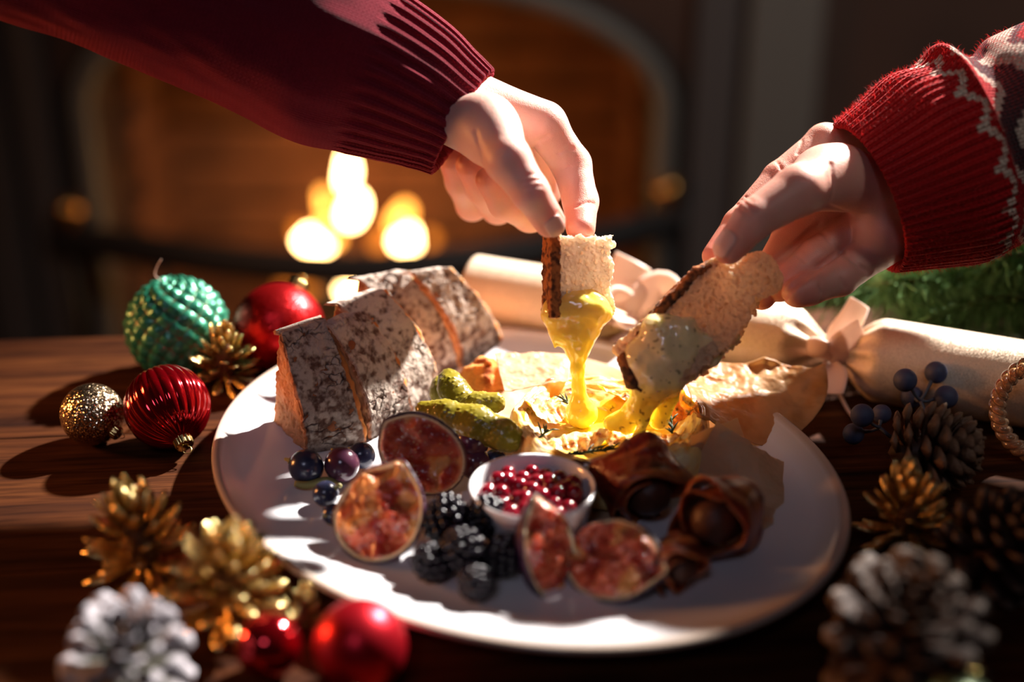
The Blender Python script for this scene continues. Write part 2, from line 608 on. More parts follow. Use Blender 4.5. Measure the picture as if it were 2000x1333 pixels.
wall = arch_wall(-2.5, 2.5, FZ, 1.75, WY, MAT['plaster'], 'wall_back', thick=0.12, kind='structure')
fp = thing('fireplace', 'arched open fireplace with grey surround and glowing firebrick hearth behind the table', 'fireplace', (OX, WY, FZ))
# firebox shell (behind the opening)
FD = 0.42
fb = [box((OX, WY + FD, (FZ + 0.1) / 2), (0.95, 0.05, 0.92))]
obj('firebox_back', mesh('firebox_back', local(fb[0][0], fp), fb[0][1], MAT['soot'], smooth=False), fp)
for s in (-1, 1):
    V, Fc = box((OX + s * (OHW + 0.03), WY + FD / 2 + 0.07, (FZ + 0.1) / 2), (0.04, FD - 0.10, 0.92))
    obj('firebox_side', mesh('firebox_side', local(V, fp), Fc, MAT['soot'], smooth=False), fp)
V, Fc = box((OX, WY + FD / 2 + 0.07, 0.08), (0.95, FD - 0.10, 0.04))
obj('firebox_top', mesh('firebox_top', local(V, fp), Fc, MAT['soot'], smooth=False), fp)
V, Fc = box((OX, WY + 0.10, FZ + 0.02), (1.0, 0.75, 0.04), 0.004)
obj('hearth_slab', mesh('hearth_slab', local(V, fp), Fc, MAT['soot'], smooth=False), fp)
bv, bf = box((0, 0, 0), (0.205, 0.03, 0.062), 0.004)
brick_me = mesh('brick', bv, bf, MAT['brick'], smooth=False)
for r in range(12):
    for c in range(5):
        x = OX - 0.43 + c * 0.209 + (0.105 if r % 2 else 0.0)
        if abs(x - OX) > 0.44: continue
        o = obj('brick', brick_me, fp)
        o.location = (x - OX, FD - 0.035 + RNG.uniform(-0.004, 0.004), 0.075 + r * 0.068)
for s in (-1, 1):
    for r in range(12):
        o = obj('brick', brick_me, fp)
        o.location = (s * (OHW - 0.003), 0.25 + (0.04 if r % 2 else 0), 0.075 + r * 0.068)
        o.rotation_euler = (0, 0, PI / 2)
# surround: arched trim, panels, pilasters
def arch_trim(hw, dz, w, y, mat, name, th):
    t = np.linspace(0, PI, 60)
    c = np.stack([-(hw) * np.cos(t), np.zeros(60), OSPR + (OTOP - OSPR + dz) * np.sin(t)], 1)
    c = np.vstack([[-(hw), 0, FZ + 0.04], c, [hw, 0, FZ + 0.04]])
    V = []
    d = np.gradient(c, axis=0); d /= np.linalg.norm(d, axis=1)[:, None]
    nrm = np.stack([-d[:, 2], 0 * d[:, 0], d[:, 0]], 1)
    for a, b in ((0, 0), (0.1, -th), (0.5, -th * 1.4), (0.9, -th), (1, 0)):
        q = c + nrm * (a * w); q[:, 1] = b; V.append(q)
    V = np.stack(V, 1).reshape(-1, 3) + np.array([0, y, -FZ])
    return obj(name, mesh(name, V, grid_faces(62, 5), mat), fp)


arch_trim(OHW - 0.004, 0.0, 0.034, -0.002, MAT['grey'], 'arch_trim', 0.016)
arch_trim(OHW + 0.030, 0.03, 0.012, -0.002, MAT['iron'], 'arch_bead', 0.014)
def panel(px0, px1, mat, name, proud, z1=0.25, bev=0.006):
    x0 = at_y(px0, 300, WY)[0]; x1 = at_y(px1, 300, WY)[0]
    V, Fc = box(((x0 + x1) / 2, WY - proud / 2, (FZ + z1) / 2 + 0.005), (x1 - x0, proud, z1 - FZ - 0.01), bev)
    return obj(name, mesh(name, local(V, fp), Fc, mat, smooth=False), fp)


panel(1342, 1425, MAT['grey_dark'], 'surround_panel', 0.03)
panel(1436, 1572, MAT['grey'], 'pilaster', 0.05)
panel(1425, 1436, MAT['iron'], 'surround_groove', 0.012)
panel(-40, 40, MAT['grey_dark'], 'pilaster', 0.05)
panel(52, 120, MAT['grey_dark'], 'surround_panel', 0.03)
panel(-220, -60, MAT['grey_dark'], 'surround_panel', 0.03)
V, Fc = box((OX, WY - 0.07, 0.27), (1.45, 0.22, 0.045), 0.008)
obj('mantel_shelf', mesh('mantel_shelf', local(V, fp), Fc, MAT['grey'], smooth=False), fp)

# fender in front of the hearth: bowed black rail with posts and two brass knobs
fd = thing('fireplace_fender', 'low black bowed metal fender rail with small brass knobs in front of the fire', 'fender', (OX, WY - 0.2, FZ))
pts = [at_y(100, 470, WY - 0.03), at_y(215, 478, WY - 0.10), at_y(420, 508, WY - 0.17), at_y(700, 527, WY - 0.20), at_y(1000, 500, WY - 0.17), at_y(1200, 462, WY - 0.10), at_y(1330, 425, WY - 0.03)]
rail = resample(np.array(pts), 60)
T, N, B = frames(rail)
sec = [(-0.006, -0.024), (0.006, -0.024), (0.009, 0.0), (0.006, 0.024), (-0.006, 0.024)]
V = np.stack([rail + N * b + B * a for a, b in sec], 1).reshape(-1, 3)
obj('rail', mesh('rail', local(V, fd), grid_faces(60, 5, cv=True), MAT['iron']), fd)
for i in (3, 15, 30, 45, 56):
    p = rail[i]
    V, Fc = tube([p, (p[0], p[1], FZ + 0.042)], 0.007, 10)
    obj('post', mesh('post', local(V, fd), Fc, MAT['iron']), fd)
low = rail.copy(); low[:, 2] = FZ + 0.056
V, Fc = tube(low, 0.014, 8)
obj('base_rail', mesh('base_rail', local(V, fd), Fc, MAT['iron']), fd)
for i in (4, 57):
    V, Fc = lathe([(0, 0), (0.010, 0.0), (0.007, 0.012), (0.016, 0.026), (0.018, 0.036), (0.012, 0.048), (0, 0.052)], 20)
    o = obj('knob', mesh('knob', V, Fc, MAT['brass']), fd); o.location = local(rail[i] + np.array([0, 0, 0.016]), fd)
    o['label'] = 'brass knob'

# grate, logs and flames
FY = WY + 0.17
gr = thing('fire_grate', 'black iron grate holding the burning logs in the fireplace', 'grate', (OX, FY, FZ + 0.04))
for k in range(9):
    x = -0.24 + 0.06 * k
    V, Fc = tube([(x, -0.10, 0.06), (x, -0.12, 0.14)], 0.006, 8); obj('bar', mesh('bar', V, Fc, MAT['iron']), gr)
    V, Fc = tube([(x, -0.11, 0.07), (x, 0.12, 0.07)], 0.006, 8); obj('bar', mesh('bar', V, Fc, MAT['iron']), gr)
for z in (0.06, 0.14):
    V, Fc = tube([(-0.26, -0.11, z), (0.26, -0.11, z)], 0.008, 8); obj('rail', mesh('rail', V, Fc, MAT['iron']), gr)
for sx in (-1, 1):
    for sy in (-1, 1):
        V, Fc = tube([(0.25 * sx, 0.11 * sy, 0.07), (0.25 * sx, 0.11 * sy, 0.0)], 0.009, 8); obj('leg', mesh('leg', V, Fc, MAT['iron']), gr)
for k, (x, y, z, a, r) in enumerate([(-0.02, -0.052, 0.116, 0.0, 0.037), (0.03, 0.035, 0.116, 0.03, 0.037), (0.0, 0.100, 0.098, 0.0, 0.020), (0.01, -0.008, 0.184, 0.12, 0.028)]):
    t = np.linspace(-1, 1, 16); c = np.stack([x + 0.15 * t * math.cos(a), y + 0.15 * t * math.sin(a), z + 0 * t], 1)
    V, Fc = tube(c, r, 14); V = V * (1 + 0.05 * fbm(V * 40, 3, k)[:, None] * [0, 1, 1])
    o = obj('firewood_log', mesh('log', V, Fc, MAT['log'])); o.location = gr.location
    tag(o, ['charred firewood log at the front of the grate', 'charred firewood log behind the front one', 'thin charred log at the back of the grate', 'charred firewood log on top of the pile, laid askew'][k], 'log', 'logs in the fire')


def flame_mat(name, c0, s):
    return material(name, (0, 0, 0), 1.0, emit=c0, estr=s)


FM = [flame_mat('flame_hot', (1.0, 0.60, 0.22), 34), flame_mat('flame_warm', (1.0, 0.36, 0.05), 7.0), flame_mat('flame_dim', (1.0, 0.25, 0.02), 1.6)]
flames = [(690, 408, 26, 34, 0), (676, 335, 17, 34, 0), (632, 395, 15, 26, 1), (610, 470, 36, 22, 0), (640, 455, 30, 26, 1), (797, 468, 27, 24, 0), (785, 425, 26, 30, 1),
          (745, 468, 24, 22, 2), (840, 466, 14, 16, 2), (585, 455, 18, 22, 2), (683, 566, 20, 20, 0), (600, 560, 24, 14, 2), (560, 555, 18, 10, 2)]
for k, (px, py, w, h, m) in enumerate(flames):
    c = at_y(px, py, FY - (0.13 if py > 540 else 0.02) + 0.01 * (k % 3))
    s = depth_of(c) / F
    t = np.linspace(0, PI, 14)
    prof = [(w * s * math.sin(a) * (1 - 0.35 * (1 - math.cos(a)) / 2), -h * s * math.cos(a)) for a in t]
    V, Fc = lathe(prof, 16)
    V[:, 0] += w * s * 0.25 * np.sin(V[:, 2] / (h * s) * 2 + k)
    o = obj('flame', mesh('flame', V, Fc, FM[m])); o.location = c
    names = ['tall white-hot flame in the middle of the fire', 'tip of the tallest flame, above all the others', 'small orange flame left of the tallest one', 'broad bright flame low at the left of the fire',
             'orange flame between the low left flame and the tall one', 'bright flame at the right of the fire', 'orange tip above the bright right flame', 'dim orange flame between the tall and the right flame',
             'faint small flame at the right end of the fire', 'faint flame at the left end of the fire', 'glowing ember spot below the fender rail', 'dim ember glow under the rail at left', 'dimmest ember glow farthest left below the rail']
    tag(o, names[k], 'flame', 'flames of the log fire')
lamp('fire_light', 'POINT', (OX - 0.02, FY - 0.04, -0.40), (0, 0, 0), 1.05, (1.0, 0.27, 0.035), shadow_soft_size=0.06)

# ------------------------------------------------------------------ the table
a0, a1 = G(0, 664), G(240, 655)
TA = math.atan2(a1[1] - a0[1], a1[0] - a0[0])
TM = Matrix.Translation((0, a0[1] - a0[0] * math.tan(TA), 0)) @ Matrix.Rotation(TA, 4, 'Z')
tb = thing('dining_table', 'dark varnished wooden table of long boards under the platter and ornaments', 'table', M=TM)
TH = 0.035
NB = 6; BW = 0.14
for k in range(NB):
    V, Fc = box((0, -BW * (k + 0.5), -TH / 2), (1.7, BW - 0.0008, TH), 0.0012)
    obj('plank', mesh('plank', V, Fc, MAT['wood'], smooth=False), tb)
for sx in (-1, 1):
    for y in (-0.06, -NB * BW + 0.06):
        V, Fc = box((sx * 0.76, y, (-TH + FZ) / 2), (0.07, 0.07, -FZ - TH), 0.004)
        obj('leg', mesh('leg', V, Fc, MAT['wood'], smooth=False), tb)
for y in (-0.06, -NB * BW + 0.06):
    V, Fc = box((0, y, -TH - 0.045), (1.45, 0.025, 0.088), 0.002)
    obj('apron', mesh('apron', V, Fc, MAT['wood'], smooth=False), tb)

# ------------------------------------------------------------------ oval platter
PC = np.array([0.0034, -0.0312, 0.0]); PA, PB, PANG = 0.1850, 0.1523, math.radians(-46.0)
prof = [(0, 0.0068), (0.3, 0.0068), (0.6, 0.0068), (0.70, 0.0070), (0.76, 0.0085), (0.82, 0.0115), (0.90, 0.0155), (0.955, 0.0190), (0.962, 0.0200), (0.975, 0.0214), (0.988, 0.0219), (0.997, 0.0212), (1.0, 0.0198), (0.99, 0.0180),
        (0.90, 0.0125), (0.80, 0.0070), (0.72, 0.0030), (0.70, 0.0006), (0.66, 0.0006), (0.65, 0.0030), (0.3, 0.0035), (0, 0.0035)]
V, Fc = lathe(prof, 160, PA, PB)
rr = np.tile(np.array([p[0] for p in prof]), 160); ii = np.tile(np.arange(len(prof)), 160)
tan_ = sstep(0.945, 0.96, rr) * (ii < 14)
col = mix((0.80, 0.79, 0.82), (0.50, 0.38, 0.29), np.clip(tan_ * 0.9 * (rr > 0.965), 0, 1))
col = mix(col, (0.62, 0.55, 0.50), ((rr > 0.95) & (rr <= 0.965)).astype(float) * 0.6)
pl = obj('serving_platter', mesh('serving_platter', V, Fc, MAT['porcelain'], col))
pl.location = PC; pl.rotation_euler = (0, 0, PANG)
tag(pl, 'large oval white platter with a tan rim holding bread, cheese and fruit', 'platter')
PZ = 0.0070

# ------------------------------------------------------------------ bread slices
MAT['crumb'] = material('bread_crumb', attr=True, rough=0.95, bump=0.5, bscale=700, bdist=0.0008, sss=0.4, srad=(0.008, 0.005, 0.003))
MAT['crumb_thin'] = material('thin_bread_crumb', attr=True, rough=0.95, bump=0.5, bscale=700, bdist=0.0008, sss=0.3, srad=(0.008, 0.005, 0.003), translucent=0.5)
MAT['crust'] = material('floury_crust', attr=True, rough=0.9, bump=0.7, bscale=1300, bdist=0.0006, detail=6)
LX = lambda *c: tuple(((x / 255) ** 2.2) for x in c)


def patch_closed(f, n):
    """six patches of a mapped cube (u,a,b) -> world; returns V, F, uab"""
    nu, na, nb = n
    Vs = []; Fs = []; U = []; off = 0
    for fixed, val in ((0, 0), (0, 1), (1, 0), (1, 1), (2, 0), (2, 1)):
        dims = [i for i in range(3) if i != fixed]; m = [n[dims[0]], n[dims[1]]]
        g = np.stack(np.meshgrid(np.linspace(0, 1, m[0]), np.linspace(0, 1, m[1]), indexing='ij'), -1).reshape(-1, 2)
        u = np.zeros((len(g), 3)); u[:, dims[0]] = g[:, 0]; u[:, dims[1]] = g[:, 1]; u[:, fixed] = val
        Fs.append(grid_faces(m[0], m[1], flip=(val == 0) ^ (fixed == 1)) + off); off += len(g)
        U.append(u)
    U = np.vstack(U)
    return f(U), np.vstack(Fs), U


def slice_of_bread(toeL, toeR, topL, topR, zt, label, seed, W=0.015, dark=0.0, zb=PZ + 0.0006, bulge=0.011, flour=1.0):
    A = G(*toeL, zb); B_ = G(*toeR, zb); C = G(*topL, zt); D = G(*topR, zt)
    t = thing('bread_slice', label, 'bread', tuple((A + B_) / 2), 'slices of the cut loaf on the platter')
    out = np.cross(B_ - A, C - A); out /= np.linalg.norm(out)
    if out[1] > 0: out = -out
    hor = np.array([(C - A)[0], (C - A)[1], 0]); hor /= np.linalg.norm(hor)

    def crust_pt(u, a):
        toe = A[None] * (1 - u[:, None]) + B_[None] * u[:, None]
        top = C[None] * (1 - u[:, None]) + D[None] * u[:, None]
        p = toe * (1 - a[:, None]) + top * a[:, None]
        bl = bulge * np.sin(np.clip(a, 0, 1) * PI) ** 0.8 * (1 - 0.3 * a)
        return p + out * bl[:, None]

    def solid(U):
        u, a, b = U[:, 0], U[:, 1], U[:, 2]
        c = crust_pt(u, a)
        toe = A[None] * (1 - u[:, None]) + B_[None] * u[:, None]
        top = C[None] * (1 - u[:, None]) + D[None] * u[:, None]
        bk = top + hor * W; bk[:, 2] = zb
        bot = toe * (1 - a[:, None]) + bk * a[:, None]
        return bot * (1 - b[:, None]) + c * b[:, None]
    V, Fc, U = patch_closed(solid, (44, 70, 70))
    q = V * 1000
    d = np.stack([fbm(q * 0.22 + 5, 3, seed), fbm(q * 0.22 + 40, 3, seed + 5), fbm(q * 0.22 + 80, 3, seed + 9)], 1) * 0.0016
    f1, f2 = cells(q * 0.42, seed)
    big = np.clip(0.38 - f1, 0, 1) * 0.004
    f1b, _ = cells(q * 1.0 + 9, seed)
    big += np.clip(0.42 - f1b, 0, 1) * 0.0016
    T_ = (B_ - A) / np.linalg.norm(B_ - A)
    sgn = np.where(U[:, 0] < 0.5, 1.0, -1.0) * ((U[:, 0] < 0.001) | (U[:, 0] > 0.999))
    V2 = V + d * (1 - 0.7 * (U[:, 2] < 0.01)[:, None]) + sgn[:, None] * T_ * (big * np.minimum(1, (1 - U[:, 2]) * 12))[:, None]
    V2[:, 2] = np.maximum(V2[:, 2], zb)
    hole = np.clip(big / 0.0016, 0, 1)
    base = mix(LX(214, 158, 112), LX(196, 126, 78), fbm(q * 0.12, 3, seed + 2) * 0.5 + 0.5)
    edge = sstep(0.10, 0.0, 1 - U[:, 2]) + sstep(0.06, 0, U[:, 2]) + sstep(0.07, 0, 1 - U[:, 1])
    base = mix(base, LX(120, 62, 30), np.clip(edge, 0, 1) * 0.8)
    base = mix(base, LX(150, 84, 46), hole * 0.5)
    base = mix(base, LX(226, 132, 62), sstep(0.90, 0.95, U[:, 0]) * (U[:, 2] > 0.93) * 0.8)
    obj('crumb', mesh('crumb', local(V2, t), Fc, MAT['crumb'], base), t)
    # crust shell with torn edges and cracks
    nu, na = 96, 190
    g = np.stack(np.meshgrid(np.linspace(0, 1, nu), np.linspace(-0.02, 1.06, na), indexing='ij'), -1).reshape(-1, 2)
    u, a = g[:, 0].copy(), g[:, 1]
    base_p = crust_pt(u, a)
    over = a > 1
    base_p[over] = crust_pt(u[over], np.ones(over.sum())) + hor * ((a[over] - 1) * 0.11)[:, None] * 1.0
    wob = fbm(base_p * 260, 4, seed + 20) * 0.06
    u2 = -0.012 + (u * 0.972) + wob * (2 * np.abs(u - 0.5)) ** 3
    Pp = crust_pt(u2, np.minimum(a, 1)); Pp[over] += hor * ((a[over] - 1) * 0.11)[:, None]
    q = Pp * 1000
    qw = q + 2.0 * np.stack([vnoise(q * 0.3, 31), vnoise(q * 0.3, 32), vnoise(q * 0.3, 33)], 1)
    along = q @ T_
    st = qw - 0.45 * np.outer(qw @ T_, T_)
    f1, f2 = cells(st * np.array([0.16, 0.16, 0.16]), seed + 3)
    mask = sstep(-0.05, 0.45, fbm(q * 0.07, 2, seed + 6))
    crack = sstep(0.10, 0.0, f2 - f1) * mask
    f1c, f2c = cells(qw * 0.42, seed + 4)
    fine = sstep(0.07, 0.0, f2c - f1c) * mask * 0.28
    lumps = fbm(q * 0.10, 3, seed + 7)
    n_out = out[None] + np.array([0, 0, 0.45])
    n_out = n_out / np.linalg.norm(n_out)
    rim = np.clip((np.minimum(u, 1 - u)) / 0.03, 0, 1)
    hgt = 0.0014 + 0.0012 * lumps - 0.0014 * crack - 0.0005 * fine + 0.00035 * fbm(q * 0.9, 3, seed)
    hgt = hgt * rim + (-0.0012) * (1 - rim)
    Pp = Pp + n_out * hgt[:, None]
    Pp[:, 2] = np.maximum(Pp[:, 2], zb - 0.0003)
    fl = sstep(-0.45, 0.35, fbm(q * 0.35, 4, seed + 11) + 0.45 * lumps + 0.4 * (a - 0.35)) * flour
    c = mix(LX(92, 66, 54), LX(205, 190, 175), fl * 0.92)
    c = mix(c, LX(150, 104, 72), sstep(0.35, 0.75, fbm(q * 0.12, 3, seed + 15)) * 0.6)
    c = mix(c, LX(66, 36, 22), np.clip(crack + fine * 0.8, 0, 1) * 0.75)
    c = mix(c, LX(205, 118, 60), sstep(0.05, 0.0, np.minimum(u, 1 - u)) * 0.75)
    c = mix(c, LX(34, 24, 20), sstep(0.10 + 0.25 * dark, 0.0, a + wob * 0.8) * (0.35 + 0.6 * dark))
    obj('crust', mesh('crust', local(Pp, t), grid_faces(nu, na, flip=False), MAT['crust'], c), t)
    return t


slice_of_bread((600, 884), (718, 862), (545, 655), (642, 622), 0.072, 'nearest floury bread slice, its orange-lit cut face turned left', 3, flour=0.72)
slice_of_bread((722, 858), (803, 812), (640, 640), (712, 604), 0.070, 'second floury bread slice, between the nearest and the tallest of the front three', 13, flour=0.9)
slice_of_bread((803, 812), (860, 776), (655, 596), (752, 565), 0.075, 'third and rear slice of the front bread group, touching the gherkins', 23, bulge=0.012)
slice_of_bread((835, 745), (897, 722), (700, 548), (800, 530), 0.071, 'left slice of the back bread pair with cracked floury crust', 33, flour=0.8)
slice_of_bread((905, 722), (984, 684), (806, 534), (880, 523), 0.072, 'right slice of the back bread pair with charred lower edge', 43, dark=0.9, flour=0.85)

# ------------------------------------------------------------------ dipping bread, cheese coats and strings
MAT['cheese'] = material('molten_cheese', (0.90, 0.60, 0.10), 0.16, attr=True, sss=0.55, srad=(0.010, 0.009, 0.003), coat=0.5, bump=0.08, bscale=160, bdist=0.001)


def basis(xdir, zdir):
    x = np.asarray(xdir, float); x = x / np.linalg.norm(x)
    z = np.asarray(zdir, float); z = z - (z @ x) * x; z /= np.linalg.norm(z)
    return np.stack([x, np.cross(z, x), z], 1)        # columns = axes


VIEW = np.array([0, cp, -sp]); UPV = np.array([0, sp, cp]); RGT = np.array([1.0, 0, 0])
D1 = 0.772


def pores(p, seed, amp=1.0):
    q = p * 1000
    w = q + 0.9 * np.stack([vnoise(q * 0.5, 7), vnoise(q * 0.5, 8), vnoise(q * 0.5, 9)], 1)
    f1, _ = cells(w * np.array([0.30, 0.30, 0.20]), seed)
    g1, _ = cells(w * 0.62, seed + 5)
    return amp * (sstep(0.42, 0.10, f1) * 0.0016 + sstep(0.42, 0.12, g1) * 0.0007 - 0.0009 * fbm(q * 0.55, 4, seed))


t1 = thing('dipping_bread', 'upright torn piece of bread in the left hand, dripping yellow cheese', 'bread', tuple(P(1128, 540, D1)))
R1 = basis(RGT * 0.95 + VIEW * 0.30, -VIEW)
c1 = P(1132, 541, D1)


def f_b1(p):
    q = (p - c1) @ R1
    w = 0.0158 + 0.0012 * np.sin(q[:, 1] * 300)
    edge = 0.0025 * fbm(p * 420, 3, 2)
    d = np.maximum(np.maximum(np.abs(q[:, 0] - 0.001) - w + edge * (q[:, 0] > 0), np.abs(q[:, 1]) - 0.0216 + edge), np.abs(q[:, 2]) - 0.0065)
    ear = sd_ell(p, c1 + R1 @ np.array([0.0165, 0.0180, 0]), (0.0045, 0.003, 0.003))
    d = smin(d, ear, 0.003)
    return np.maximum(d, d * 0.6) + pores(p, 3)


lo, hi = c1 - 0.032, c1 + 0.032
V, Fc = nets(f_b1, lo, hi, 0.00048)
q = (V - c1) @ R1
dep = np.clip(pores(V, 3) / 0.002, 0, 1)
cc = mix(LX(252, 238, 216), LX(226, 184, 138), dep * 0.8)
cc = mix(cc, LX(232, 190, 120), sstep(-0.008, -0.022, q[:, 1]) * 0.7)
obj('crumb', mesh('crumb', local(V, t1), Fc, MAT['crumb_thin'], cc), t1)


def f_c1(p):
    q = (p - c1) @ R1
    d = np.maximum(np.maximum(np.abs(q[:, 0] + 0.0163) - 0.0028, np.abs(q[:, 1]) - 0.0222), np.abs(q[:, 2]) - 0.0078)
    return d + 0.0011 * fbm(p * 500, 3, 8)


V, Fc = nets(f_c1, lo, hi, 0.0005)
nz = fbm(V * 450, 3, 5)
cc = mix(LX(176, 104, 52), LX(84, 44, 22), sstep(-0.3, 0.4, nz))
obj('crust', mesh('crust', local(V, t1), Fc, MAT['crust'], cc), t1)

CZ = 0.030                                               # top of the cheese
b1_end = at_y(1132, 800, P(1128, 640, D1)[1] - 0.004)


def PP(l):
    return [P(x, y, d) for x, y, d, r in l], [r * d / F for x, y, d, r in l]


e1d = 0.782
S1 = [PP([(1084, 607, D1 - .003, 25), (1106, 606, D1 - .004, 28), (1134, 604, D1 - .005, 28), (1160, 606, D1 - .004, 27), (1180, 611, D1 - .001, 15)]), PP([(1158, 600, D1, 25), (1182, 610, D1, 9)]), PP([(1090, 618, D1, 28), (1104, 644, D1, 26), (1122, 676, D1 + .002, 18)]),
      PP([(1160, 616, D1, 26), (1148, 646, D1, 22), (1136, 678, D1 + .002, 16)]), PP([(1126, 612, D1, 32), (1126, 645, D1, 28)]), PP([(1090, 582, D1 - .003, 16), (1120, 588, D1 - .005, 16), (1150, 580, D1 - .003, 14)]),
      PP([(1126, 640, D1, 28), (1128, 680, D1 + .002, 19), (1128, 720, D1 + .004, 12.5), (1130, 755, D1 + .008, 12), (1132, 785, e1d, 17), (1136, 806, e1d + .003, 32)]),
      PP([(1084, 618, D1, 12), (1085, 648, D1, 7), (1083, 678, D1, 2.0)])]


def f_s1(p):
    d = None
    for pts, rad in S1:
        e = chain(p, pts, rad, 0.003)
        d = e if d is None else smin(d, e, 0.005)
    return d - 0.0005 * fbm(p * 260, 2, 4)


def bbox(S, m=0.004):
    a = np.vstack([np.array(s[0]) for s in S]); r = max(max(s[1]) for s in S)
    return a.min(0) - r - m, a.max(0) + r + m


V, Fc = nets(f_s1, *bbox(S1), 0.0006)
cc = mix(LX(254, 222, 84), LX(244, 208, 110), sstep(0.07, 0.10, V[:, 2]) * 0.7)
o = obj('melted_cheese', mesh('melted_cheese', local(V, t1), Fc, MAT['cheese'], cc), t1, label='yellow molten cheese stretching down in a thick string')

# second dipping bread
D2 = 0.752
t2 = thing('dipping_bread', 'long slanted piece of bread in the right hand, coated in pale melted cheese', 'bread', tuple(P(1360, 620, D2)))
a2, b2 = P(1268, 712, D2 + 0.004), P(1425, 575, D2 + 0.002)
c2 = (a2 + b2) / 2
R2 = basis(b2 - a2, -VIEW * 0.95 - RGT * 0.15 + UPV * 0.2)
L2 = np.linalg.norm(b2 - a2) / 2 + 0.010


def f_b2(p):
    q = (p - c2) @ R2
    lowside = (q @ np.array([0, 0, 0]) + np.sign((p - c2) @ (R2 @ np.array([0, 1, 0]))) * np.sign((R2 @ np.array([0, 1, 0]))[2]) < 0)
    hw = 0.0185 + lowside * (0.0035 - 0.010 * np.clip(np.abs(q[:, 0] / L2 + 0.05), 0, 1) ** 2.2)
    ed = (0.0016 + 0.0022 * lowside) * fbm(p * 300, 4, 12)
    d = sd_box(q, np.zeros(3), (L2, 1, 0.0095), 0.004)
    d = np.maximum(d, np.abs(q[:, 1]) - hw + ed)
    h = chain(p, [P(1440, 552, D2), P(1480, 530, D2), P(1500, 548, D2 - .002), P(1492, 568, D2 - .003)], [0.0105, 0.010, 0.0075, 0.0035])
    h2 = chain(p, [P(1470, 535, D2), P(1462, 572, D2 - .004)], [0.007, 0.003])
    d = smin(smin(d, h + 0.001 * fbm(p * 500, 3, 9), 0.006), h2, 0.003)
    return d * 0.8 + pores(p, 23, 0.7) + 0.0007 * fbm(p * 700, 2, 3)


lo = np.minimum(a2, P(1400, 620, D2)) - [0.02, 0.02, 0.022]; hi = P(1530, 500, D2) + [0.006, 0.018, 0.008]
V, Fc = nets(f_b2, lo, hi, 0.00055)
dep = np.clip(pores(V, 23, 0.7) / 0.0018, 0, 1)
cc = mix(LX(236, 204, 168), LX(196, 140, 96), dep * 0.8)
cc = mix(cc, LX(196, 140, 70), sstep(0.3, 0.6, fbm(V * 120, 3, 3)) * 0.4)
obj('crumb', mesh('crumb', local(V, t2), Fc, MAT['crumb_thin'], cc), t2)
CR2 = [PP([(1228, 700, D2 + .004, 14), (1262, 640, D2 + .004, 13), (1310, 585, D2 + .004, 12), (1360, 535, D2 + .004, 12), (1405, 512, D2 + .004, 10)]),
       PP([(1222, 705, D2 + .002, 14), (1236, 745, D2, 14), (1262, 762, D2, 10)])]


def f_c2(p):
    d = None
    for pts, rad in CR2:
        for k in range(3):
            sh = VIEW * (0.004 * (k - 1))
            e = chain(p + sh, pts, rad, 0.001)
            d = e if d is None else smin(d, e, 0.003)
    return d + 0.0011 * fbm(p * 420, 3, 6)


b = bbox(CR2, 0.008)
V, Fc = nets(f_c2, *b, 0.0006)
nz = fbm(V * 350, 3, 5)
cc = mix(LX(165, 98, 52), LX(70, 42, 26), np.clip(sstep(-0.3, 0.4, nz) + sstep(0.085, 0.06, V[:, 2]) * 0.8, 0, 1))
obj('crust', mesh('crust', local(V, t2), Fc, MAT['crust'], cc), t2)
e2 = D2 + 0.012
S2 = [PP([(1325, 738, D2 - .002, 20), (1390, 700, D2 - .002, 15), (1436, 660, D2, 9)]), PP([(1252, 690, D2 - .001, 33), (1300, 640, D2 - .005, 24), (1345, 650, D2 - .006, 16)]), PP([(1262, 708, D2 - .002, 37), (1296, 694, D2 - .004, 37), (1335, 692, D2 - .004, 32)]),
      PP([(1278, 640, D2 - .004, 22), (1300, 665, D2 - .005, 33), (1345, 658, D2 - .006, 22), (1392, 668, D2 - .006, 15)]),
      PP([(1272, 628, D2 - .004, 12), (1280, 650, D2 - .006, 22)]), PP([(1330, 640, D2 - .008, 16), (1350, 628, D2 - .008, 8)]),
      PP([(1275, 735, D2 - .004, 32), (1310, 735, D2 - .004, 28)]),
      PP([(1262, 745, D2, 26), (1246, 782, D2 + .006, 15), (1222, 812, e2, 14), (1196, 828, e2 + .002, 15)]),
      PP([(1262, 750, D2, 22), (1240, 800, D2 + .006, 14), (1226, 830, e2 + .003, 20)]),
      PP([(1305, 748, D2 - .002, 22), (1276, 786, D2 + .003, 10), (1258, 822, e2 - .006, 9), (1246, 862, e2 - .004, 15)]),
      PP([(1318, 745, D2 + .002, 18), (1306, 780, D2 + .010, 14), (1290, 822, e2 + .006, 18)]), PP([(1290, 765, D2 + .006, 10), (1282, 820, e2 + .006, 14)])]


def f_s2(p):
    d = None
    for pts, rad in S2:
        e = chain(p, pts, rad, 0.003)
        d = e if d is None else smin(d, e, 0.0045)
    return d - 0.0016 * fbm(p * 130, 3, 14)


V, Fc = nets(f_s2, *bbox(S2), 0.0006)
cc = mix(LX(254, 224, 88), LX(232, 212, 160), sstep(0.052, 0.075, V[:, 2]))
spk = sstep(0.62, 0.75, vnoise(V * 620, 3))
cc = mix(cc, LX(90, 60, 36), spk * 0.7)
obj('melted_cheese', mesh('melted_cheese', local(V, t2), Fc, MAT['cheese'], cc), t2, label='glossy pale cheese coat trailing three yellow strands')

